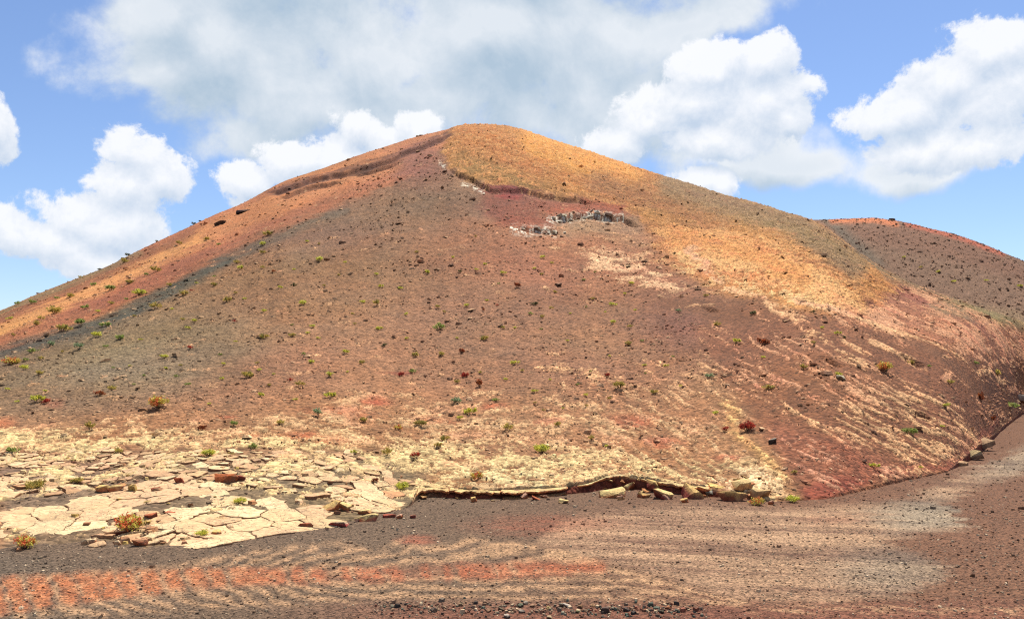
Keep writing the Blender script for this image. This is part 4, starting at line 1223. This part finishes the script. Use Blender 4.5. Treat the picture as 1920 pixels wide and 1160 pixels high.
for k, (x_, y_, w_, lab, tc_, sc_) in enumerate(ROW):
    X_, Y_, r_ = raycast(x_, y_)
    w_ = w_ * r_ / F
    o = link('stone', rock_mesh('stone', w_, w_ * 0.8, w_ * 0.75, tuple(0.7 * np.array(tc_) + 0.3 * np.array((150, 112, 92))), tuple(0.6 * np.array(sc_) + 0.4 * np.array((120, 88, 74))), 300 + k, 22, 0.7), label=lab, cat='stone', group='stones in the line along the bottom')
    o.location = (X_, Y_, float(surf_z(X_, Y_)[0]) - w_ * 0.24)
    o.rotation_euler = (random.gauss(0, 0.2), random.gauss(0, 0.2), random.uniform(0, 6))
print('rocks', round(time.time() - T0, 1))

# ------------------------------------------------------------------ shrubs
KINDS = {'y': ('yellow-green', [(176, 166, 64), (148, 142, 52), (122, 124, 52), (196, 178, 84)]),
         'o': ('olive', [(140, 124, 60), (112, 104, 50), (150, 128, 70), (96, 96, 50)]),
         'g': ('green', [(112, 122, 62), (98, 108, 58), (130, 134, 76), (88, 92, 50)]),
         'b': ('grey-green', [(108, 120, 88), (92, 106, 78), (122, 130, 100), (96, 104, 66)]),
         'r': ('red', [(166, 56, 46), (150, 52, 44), (180, 84, 60), (120, 60, 44)]),
         'm': ('red and yellow', [(150, 136, 62), (166, 92, 56), (178, 158, 76), (176, 76, 50)]),
         'w': ('russet', [(150, 76, 46), (128, 66, 42), (160, 100, 56), (110, 64, 40)]),
         'd': ('dark green', [(74, 74, 44), (60, 66, 40), (92, 86, 54), (52, 52, 36)])}


def shrub_mesh(kind, seed, nb):
    """a low cushion: leaf-sized blades on short twigs spread through the volume"""
    rg_ = np.random.default_rng(seed)
    cols = [srgb(c) * (1.0 if kind in 'rw' else 1.65) for c in KINDS[kind][1]]
    nt = max(8, nb // 26)
    th_ = rg_.uniform(0, 2 * np.pi, nt); rr_ = np.sqrt(rg_.uniform(0, 1, nt)) * 0.40
    tip = np.c_[rr_ * np.cos(th_), rr_ * np.sin(th_) * 0.9, 0.12 + 0.34 * np.sqrt(np.clip(1 - (rr_ / 0.44)**2, 0, 1)) * rg_.uniform(0.6, 1.15, nt)]
    tc_ = rg_.choice(len(cols), nt, p=[0.4, 0.25, 0.2, 0.15])
    V, Fv, C = [], [], []
    for i in range(nb):
        t = rg_.integers(nt)
        p = tip[t] * rg_.uniform(0.55, 1.0) + rg_.normal(0, 0.045, 3)
        p[2] = max(p[2], 0.01)
        d = rg_.normal(size=3) + np.array([0, 0, 0.9]) + 1.2 * tip[t]; d /= np.linalg.norm(d)
        s_ = np.cross(d, rg_.normal(size=3)); s_ /= np.linalg.norm(s_)
        bg_ = 1.5 if nb < 400 else 1.0
        ln, wd = bg_ * rg_.uniform(0.05, 0.11), bg_ * rg_.uniform(0.018, 0.034)
        k = len(V)
        V += [p - s_ * wd * 0.5, p + s_ * wd * 0.5, p + d * ln * 0.6 + s_ * wd * 0.6, p + d * ln, p + d * ln * 0.6 - s_ * wd * 0.6]
        Fv += [(k, k + 1, k + 2), (k, k + 2, k + 4), (k + 4, k + 2, k + 3)]
        c = cols[tc_[t] if rg_.random() < 0.75 else rg_.integers(len(cols))] * rg_.uniform(0.7, 1.25)
        C += [c] * 5
    foliage = raw_mesh('shrub', np.array(V), np.array(Fv), np.clip(np.array(C), 0, 0.6), [M_LEAF], smooth=False)
    SV, SF = [], []
    for t in range(nt):
        a, b = tip[t] * 0.1 * np.array([1, 1, 0]) + np.array([0, 0, -0.04]), tip[t]
        mid = (a + b) / 2 + rg_.normal(0, 0.02, 3)
        k = len(SV)
        for q_, w_ in ((a, 0.010), (mid, 0.007), (b, 0.003)):
            SV += [q_ + np.array([w_, 0, 0]), q_ + np.array([-w_ * .5, w_ * .8, 0]), q_ + np.array([-w_ * .5, -w_ * .8, 0])]
        for l in range(2):
            for e in range(3): SF.append((k + l * 3 + e, k + l * 3 + (e + 1) % 3, k + l * 3 + 3 + (e + 1) % 3, k + l * 3 + 3 + e))
    return foliage, raw_mesh('stem', np.array(SV), np.array(SF), None, [M_STEM])


LIB = {k: [shrub_mesh(k, 7 * i + ord(k), 260) for i in range(3)] for k in KINDS}
LIBN = {k: [shrub_mesh(k, 70 * i + ord(k), 760) for i in range(2)] for k in ('y', 'o', 'm', 'g', 'r')}
SHRUBS = '''262 553 30 y;176 536 14 g;60 570 16 g;101 588 28 o;131 559 18 o;208 543 22 g;242 532 16 o;292 511 20 o;274 517 10 g;77 599 14 o;67 611 14 o;160 579 16 g;183 585 10 y;207 571 12 o;151 612 26 g;119 622 28 o
197 614 20 g;181 634 22 y;225 635 20 g;92 650 20 b;62 661 18 g;23 683 36 m;45 695 18 y;72 703 16 o;77 674 12 o;15 731 10 y;148 654 18 b;264 637 9 y;346 554 22 o;360 547 8 r;351 618 12 y;356 655 14 r;440 607 9 r;292 580 22 o
309 670 16 y;425 566 20 o;400 537 16 o;513 511 12 w;444 494 14 o;450 505 14 y;565 572 18 y;597 490 18 y;551 537 12 d;576 627 10 y;597 636 9 y;548 633 18 o;496 637 18 o;585 683 16 y;617 708 16 y;462 708 24 o;544 715 12 r;489 743 16 y
620 744 24 y;563 727 18 o;185 743 22 w;69 755 24 y;87 757 16 r;299 768 50 m;208 732 18 o;597 781 24 b;438 799 18 g;168 811 22 o;524 797 20 o;380 807 18 w;390 857 32 y;24 850 22 g;220 849 20 o;474 842 22 g;447 838 8 r
67 917 50 o;145 904 30 o;240 994 72 m;44 1028 52 m;450 946 32 y;378 1004 34 y;754 917 44 y;788 801 32 o;778 863 22 r;727 859 26 o;1015 849 38 y;663 852 14 y;835 829 20 o;821 842 18 o;747 806 20 m;680 789 22 o;862 786 16 y;882 775 28 y
1136 841 10 y;953 811 26 o;1047 802 16 o;1109 827 16 o;893 898 26 m;704 908 18 w;647 495 10 y;706 516 10 y;714 540 12 y;751 543 12 y;801 514 14 y;862 511 10 d;909 496 9 y;944 514 12 y;969 539 16 w;1040 549 12 o;1016 515 10 o;1003 572 16 d;932 573 9 r
906 584 9 w;1149 573 16 y;1149 609 14 y;1272 586 14 b;1181 616 12 o;680 569 12 y;820 580 12 o;825 619 26 g;711 618 16 y;707 575 18 o;833 589 10 o;660 588 10 o;721 650 14 d;909 637 20 o;966 615 10 y;647 665 16 y;677 684 18 o;780 669 18 o;864 663 18 w
827 668 16 o;966 682 18 y;1178 650 18 o;1138 708 14 r;1161 733 32 o;1227 741 18 o;1249 688 12 y;869 706 20 r;751 704 16 r;774 699 18 g;858 720 14 o;900 726 26 w;1003 737 14 y;855 756 28 b;929 752 16 g;1016 598 12 o
1428 644 32 w;1381 644 18 y;1661 699 38 m;1330 710 20 b;1441 730 26 o;1571 627 14 y;1542 616 10 y;1584 634 10 d;1413 589 16 d;1345 610 16 o;1325 557 12 o;1571 705 16 y;1507 692 20 o;1431 670 10 y;1707 671 14 o;1781 721 14 o;1840 753 24 w;1893 764 26 g
1772 765 16 y;1525 648 14 o;1695 484 8 y;1759 512 8 y;1789 530 8 y;1850 528 8 y;1912 539 9 y;1525 586 10 d;1742 687 8 g;1830 684 12 g;1727 503 8 o;1870 704 20 o;1401 809 38 r;1361 810 16 r;1705 813 26 g;1640 880 20 y;1727 882 10 y;1421 946 36 m;1487 941 32 y
1490 888 14 o;1767 800 10 y;1860 790 18 w;1342 779 14 y;501 442 20 o;410 459 10 g;387 451 14 o;363 419 10 d;375 414 8 d;239 480 10 d;294 453 8 d;187 507 8 d;232 494 18 o;491 461 14 y;494 476 14 o;336 460 12 o;151 521 10 o;32 572 12 g'''
recs = []
rgt = np.random.default_rng(77)
for it in SHRUBS.replace('\n', ';').split(';'):
    a = it.split(); recs.append((float(a[0]), float(a[1]), float(a[2]), a[3]))
while len(recs) < 290:          # the many tiny tufts between them
    x_, y_ = rgt.uniform(5, 1290), rgt.uniform(430, 770)
    if y_ < np.interp(x_, [0, 450, 850, 1300], [600, 440, 430, 560]): continue
    if min((a[0] - x_)**2 + 2.5 * (a[1] - y_)**2 for a in recs) < 22**2: continue
    recs.append((x_, y_, rgt.uniform(7, 12), rgt.choice(['y', 'y', 'o', 'o', 'g'])))
ORD = ['first', 'second', 'third', 'fourth', 'fifth', 'sixth', 'seventh', 'eighth', 'ninth', 'tenth', 'eleventh', 'twelfth', 'thirteenth', 'fourteenth', 'fifteenth', 'sixteenth', 'seventeenth', 'eighteenth'] + [f'{i}th' for i in range(19, 60)]


def shrub_zone(x, y):
    if x > 1680 and y < 560: return 'grey far hill'
    if x < 850 and y < np.interp(x, [p[0] for p in ash], [p[1] for p in ash]): return 'orange left flank'
    if y > 890 and x > 1380: return 'right end of the ledge foot'
    if y > 840 and x < 800: return 'pale cracked pavement'
    if x > 1300: return 'upper right flank' if y < 660 else ('middle right flank' if y < 760 else 'lower right flank')
    if y > 770: return 'pale crusted lower slope'
    side = 'left' if x < 480 else ('central' if x < 900 else 'right')
    return f"{'upper' if y < 600 else 'lower'} brown slope, {side} part"


groups_ = {}
for q_ in recs:
    sz = 'large' if q_[2] >= 30 else ('small' if q_[2] < 14 else 'mid-sized')
    groups_.setdefault((sz, q_[3], shrub_zone(q_[0], q_[1])), []).append(q_)
for (sz, kind, zone_), lst in groups_.items():
    lst.sort(key=lambda q_: q_[0])
    for i, (x_, y_, w_, _) in enumerate(lst):
        X_, Y_, r_ = raycast(x_, y_)
        W = w_ * r_ / F * (1.2 if w_ < 30 else 1.0)
        near = w_ >= 30 and kind in LIBN
        fol, stem = random.choice(LIBN[kind] if near else LIB[kind])
        lab = f"{sz} {KINDS[kind][0]} shrub on the {zone_}"
        if len(lst) > 1: lab += f", {ORD[i]} such from left"
        o = link('shrub', None if w_ >= 14 else fol, label=lab, cat='shrub', group='low shrubs scattered over the hill')
        o.location = (X_, Y_, float(surf_z(X_, Y_)[0]) - 0.01 * W)
        o.scale = (W, W * random.uniform(0.8, 1.1), W * random.uniform(0.65, 0.95))
        o.rotation_euler = (random.gauss(0, 0.06), random.gauss(0, 0.06), random.uniform(0, 6.28))
        if w_ >= 14: link('foliage', fol, parent=o); link('stem', stem, parent=o)
print('shrubs', len(recs), round(time.time() - T0, 1))


# ------------------------------------------------------------------ loose stones nobody could count
def stone_field(name, x, y, z, size, C, flat=0.6, seed=1):
    rg_ = np.random.default_rng(seed)
    n = len(x)
    cube = np.array([(a, b, c) for c in (-1, 1) for b in (-1, 1) for a in (-1, 1)], float) * 0.5
    V = cube[None] * rg_.uniform(0.55, 1.1, (n, 8, 1)) + rg_.normal(0, 0.06, (n, 8, 3))
    V[:, 4:, :2] *= 0.72
    V = V * (rg_.uniform(0.75, 1.35, (n, 1, 3)) * np.array([1.15, 1.0, flat])) * size[:, None, None]
    a = rg_.uniform(0, 6.28, n)
    ca, sa = np.cos(a)[:, None], np.sin(a)[:, None]
    V = np.stack([V[..., 0] * ca - V[..., 1] * sa, V[..., 0] * sa + V[..., 1] * ca, V[..., 2]], -1)
    V += np.stack([x, y, z + size * flat * 0.30], -1)[:, None]
    fc = np.array([(4, 5, 7, 6), (0, 1, 5, 4), (1, 3, 7, 5), (3, 2, 6, 7), (2, 0, 4, 6)])
    Fv = (np.arange(n)[:, None, None] * 8 + fc[None]).reshape(-1, 4)
    return raw_mesh(name, V.reshape(-1, 3), Fv, np.repeat(C, 8, 0), [M_ROCK], smooth=False)


N0 = 125000
ca_ = RNG.uniform(-36, 36, N0) * DEG
q_t = np.interp(RNG.random(N0), np.linspace(0, 1, NR), trow)
rr_ = RB(ca_) + q_t * (RC(ca_) - RB(ca_))
xs2, ys2 = rr_ * np.sin(ca_), rr_ * np.cos(ca_)
zb2 = zhill(ca_, rr_)
pxs, pys = project(xs2, ys2, zb2)
clump = 0.42 + 1.5 * fbm(xs2 * 0.22, ys2 * 0.22, 4, 2)
keep = (RNG.random(N0) < P.get('stone', pxs, pys) * np.clip(clump, 0.05, 1) * 0.9) & (P.get('slab', pxs, pys) < 0.3)
xs2, ys2, zb2, rr_ = xs2[keep], ys2[keep], zb2[keep], rr_[keep]
hh2, cc2 = dress(xs2, ys2, zb2)
size = np.clip(np.exp(RNG.normal(math.log(0.044), 0.72, len(xs2))), 0.03, 0.40) * np.clip(rr_ / 45, 0.5, 2.2)**0.75
kind = RNG.random(len(xs2))[:, None]
tanc, drk = srgb((214, 176, 140)) / KL, srgb((92, 70, 62)) / KL
CS = np.where(kind < 0.55, tanc * RNG.uniform(0.7, 1.15, (len(xs2), 1)) * 0.7 + 0.4 * cc2 * 1.3, np.where(kind < 0.92, cc2 * RNG.uniform(0.9, 1.7, (len(xs2), 1)), 0.5 * drk + 0.5 * cc2))
link('scree', stone_field('scree', xs2, ys2, zb2 + hh2, size, np.clip(CS * 1.12, 0.01, 0.7), 0.38, 5), kind='stuff', label='countless small loose stones strewn over the hill slopes', cat='scree')
print('scree', len(xs2))
# on the second hill
N1 = 5000
ca_ = RNG.uniform(18, 36, N1) * DEG; rr_ = RNG.uniform(100, 156, N1)
xs2, ys2 = rr_ * np.sin(ca_), rr_ * np.cos(ca_)
zb2 = zhill2(ca_, rr_)
keep = zb2 > zhill(ca_, rr_) + 0.3
xs2, ys2, zb2, rr_ = xs2[keep], ys2[keep], zb2[keep], rr_[keep]
CS = srgb((146, 118, 98)) / KL * RNG.uniform(0.6, 1.8, (len(xs2), 1))
link('scree', stone_field('scree_far', xs2, ys2, zb2 + 0.03, np.clip(np.exp(RNG.normal(math.log(0.13), 0.5, len(xs2))), 0.06, 0.5), CS, 0.5, 6), kind='stuff', label='loose dark stones over the far grey hill', cat='scree')
# gravel on the flat ground
N2 = 22000
pxs = RNG.uniform(-120, 2040, N2); pys = 800 + 400 * RNG.random(N2)**0.8
b_ = (580 - pys) / F; te_ = (SP + b_ * CP) / np.hypot((pxs - 960) / F, CP - b_ * SP)
az_ = np.arctan2((pxs - 960) / F, CP - b_ * SP); rr_ = -HC / np.minimum(te_, -0.01)
keep = (rr_ < RB(az_) - 0.1) & (rr_ < 75)
az_, rr_, pxs, pys = az_[keep], rr_[keep], pxs[keep], pys[keep]
xs2, ys2 = rr_ * np.sin(az_), rr_ * np.cos(az_)
rowd = np.exp(-((pys - np.interp(pxs, [700, 1000, 1300], [1137, 1141, 1146])) / 9)**2) * sstep(690, 760, pxs) * sstep(1340, 1260, pxs)
size = np.clip(np.exp(RNG.normal(math.log(0.016), 0.5, len(xs2))), 0.008, 0.07) * (1 + 0.4 * rowd) * np.clip(rr_ / 16, 0.7, 2.0)
CS = ground_colour(xs2, ys2)
kind = RNG.random(len(xs2))[:, None]
CS = np.where(kind < 0.30, srgb((220, 196, 168)) / KL * RNG.uniform(0.5, 1.05, (len(xs2), 1)), np.where(kind < 0.9, CS * RNG.uniform(0.8, 1.6, (len(xs2), 1)), CS * 0.6))
link('gravel', stone_field('gravel', xs2, ys2, zground(xs2, ys2), size, np.clip(CS, 0.01, 0.7), 0.7, 8), kind='stuff', label='fine pale and dark gravel scattered on the cinder ground', cat='gravel')
# extra pebbles between the stones of the bottom line
N3 = 430
pxs = RNG.uniform(700, 1330, N3); pys = np.interp(pxs, [700, 1000, 1300], [1138, 1142, 1147]) + RNG.normal(0, 7, N3)
b_ = (580 - pys) / F; te_ = (SP + b_ * CP) / np.hypot((pxs - 960) / F, CP - b_ * SP)
az_ = np.arctan2((pxs - 960) / F, CP - b_ * SP); rr_ = -HC / te_
xs2, ys2 = rr_ * np.sin(az_), rr_ * np.cos(az_)
size = np.clip(np.exp(RNG.normal(math.log(0.030), 0.4, N3)), 0.012, 0.065)
pal = np.array([srgb(c) for c in ((150, 120, 100), (112, 100, 90), (92, 104, 94), (206, 180, 150), (70, 64, 62), (140, 90, 74))]) / KL
link('gravel', stone_field('gravel_line', xs2, ys2, zground(xs2, ys2), size, pal[RNG.integers(0, 6, N3)] * RNG.uniform(0.7, 1.2, (N3, 1)), 0.8, 9), kind='stuff', label='small mixed pebbles heaped in the line along the bottom', cat='gravel')
print('done', round(time.time() - T0, 1))
# crumbled chips lying over the pale pavement
N4 = 9000
xs2 = RNG.uniform(-17, 0.0, N4); ys2 = RNG.uniform(11, 30, N4)
zk = plate_zone(xs2, ys2)
az_, rr_ = np.arctan2(xs2, ys2), np.hypot(xs2, ys2)
pxs, pys = project(xs2, ys2, np.maximum(zhill(az_, rr_), 0))
heap = np.exp(-(((pxs - 265) / 70)**2 + ((pys - 995) / 22)**2)) + np.exp(-(((pxs - 250) / 90)**2 + ((pys - 905) / 14)**2)) + np.exp(-(((pxs - 640) / 40)**2 + ((pys - 950) / 14)**2))
prob = np.where(zk == 3, 0.85, np.where(zk == 2, 0.5, np.where(zk == 1, 0.12, 0.06))) * np.clip(0.5 + 1.3 * fbm(xs2 * 0.6, ys2 * 0.6, 3, 4), 0.05, 1) + 0.9 * heap
keep = (RNG.random(N4) < prob) & (pys > 835) & (rr_ > RB(az_) - 0.6)
xs2, ys2, hp = xs2[keep], ys2[keep], heap[keep]
size = np.clip(np.exp(RNG.normal(math.log(0.06), 0.5, len(xs2))), 0.02, 0.18) * (1 + 0.5 * hp)
pal = np.array([srgb(c) for c in ((212, 184, 142), (204, 172, 130), (190, 150, 112), (170, 120, 84), (206, 176, 104), (150, 104, 80))]) / KL
link('rubble', stone_field('rubble', xs2, ys2, smooth_z(xs2, ys2) + 0.01, size, pal[RNG.integers(0, 6, len(xs2))] * RNG.uniform(0.75, 1.1, (len(xs2), 1)), 0.45, 12), kind='stuff', label='crumbled cream and orange chips strewn over the pale pavement', cat='rubble')
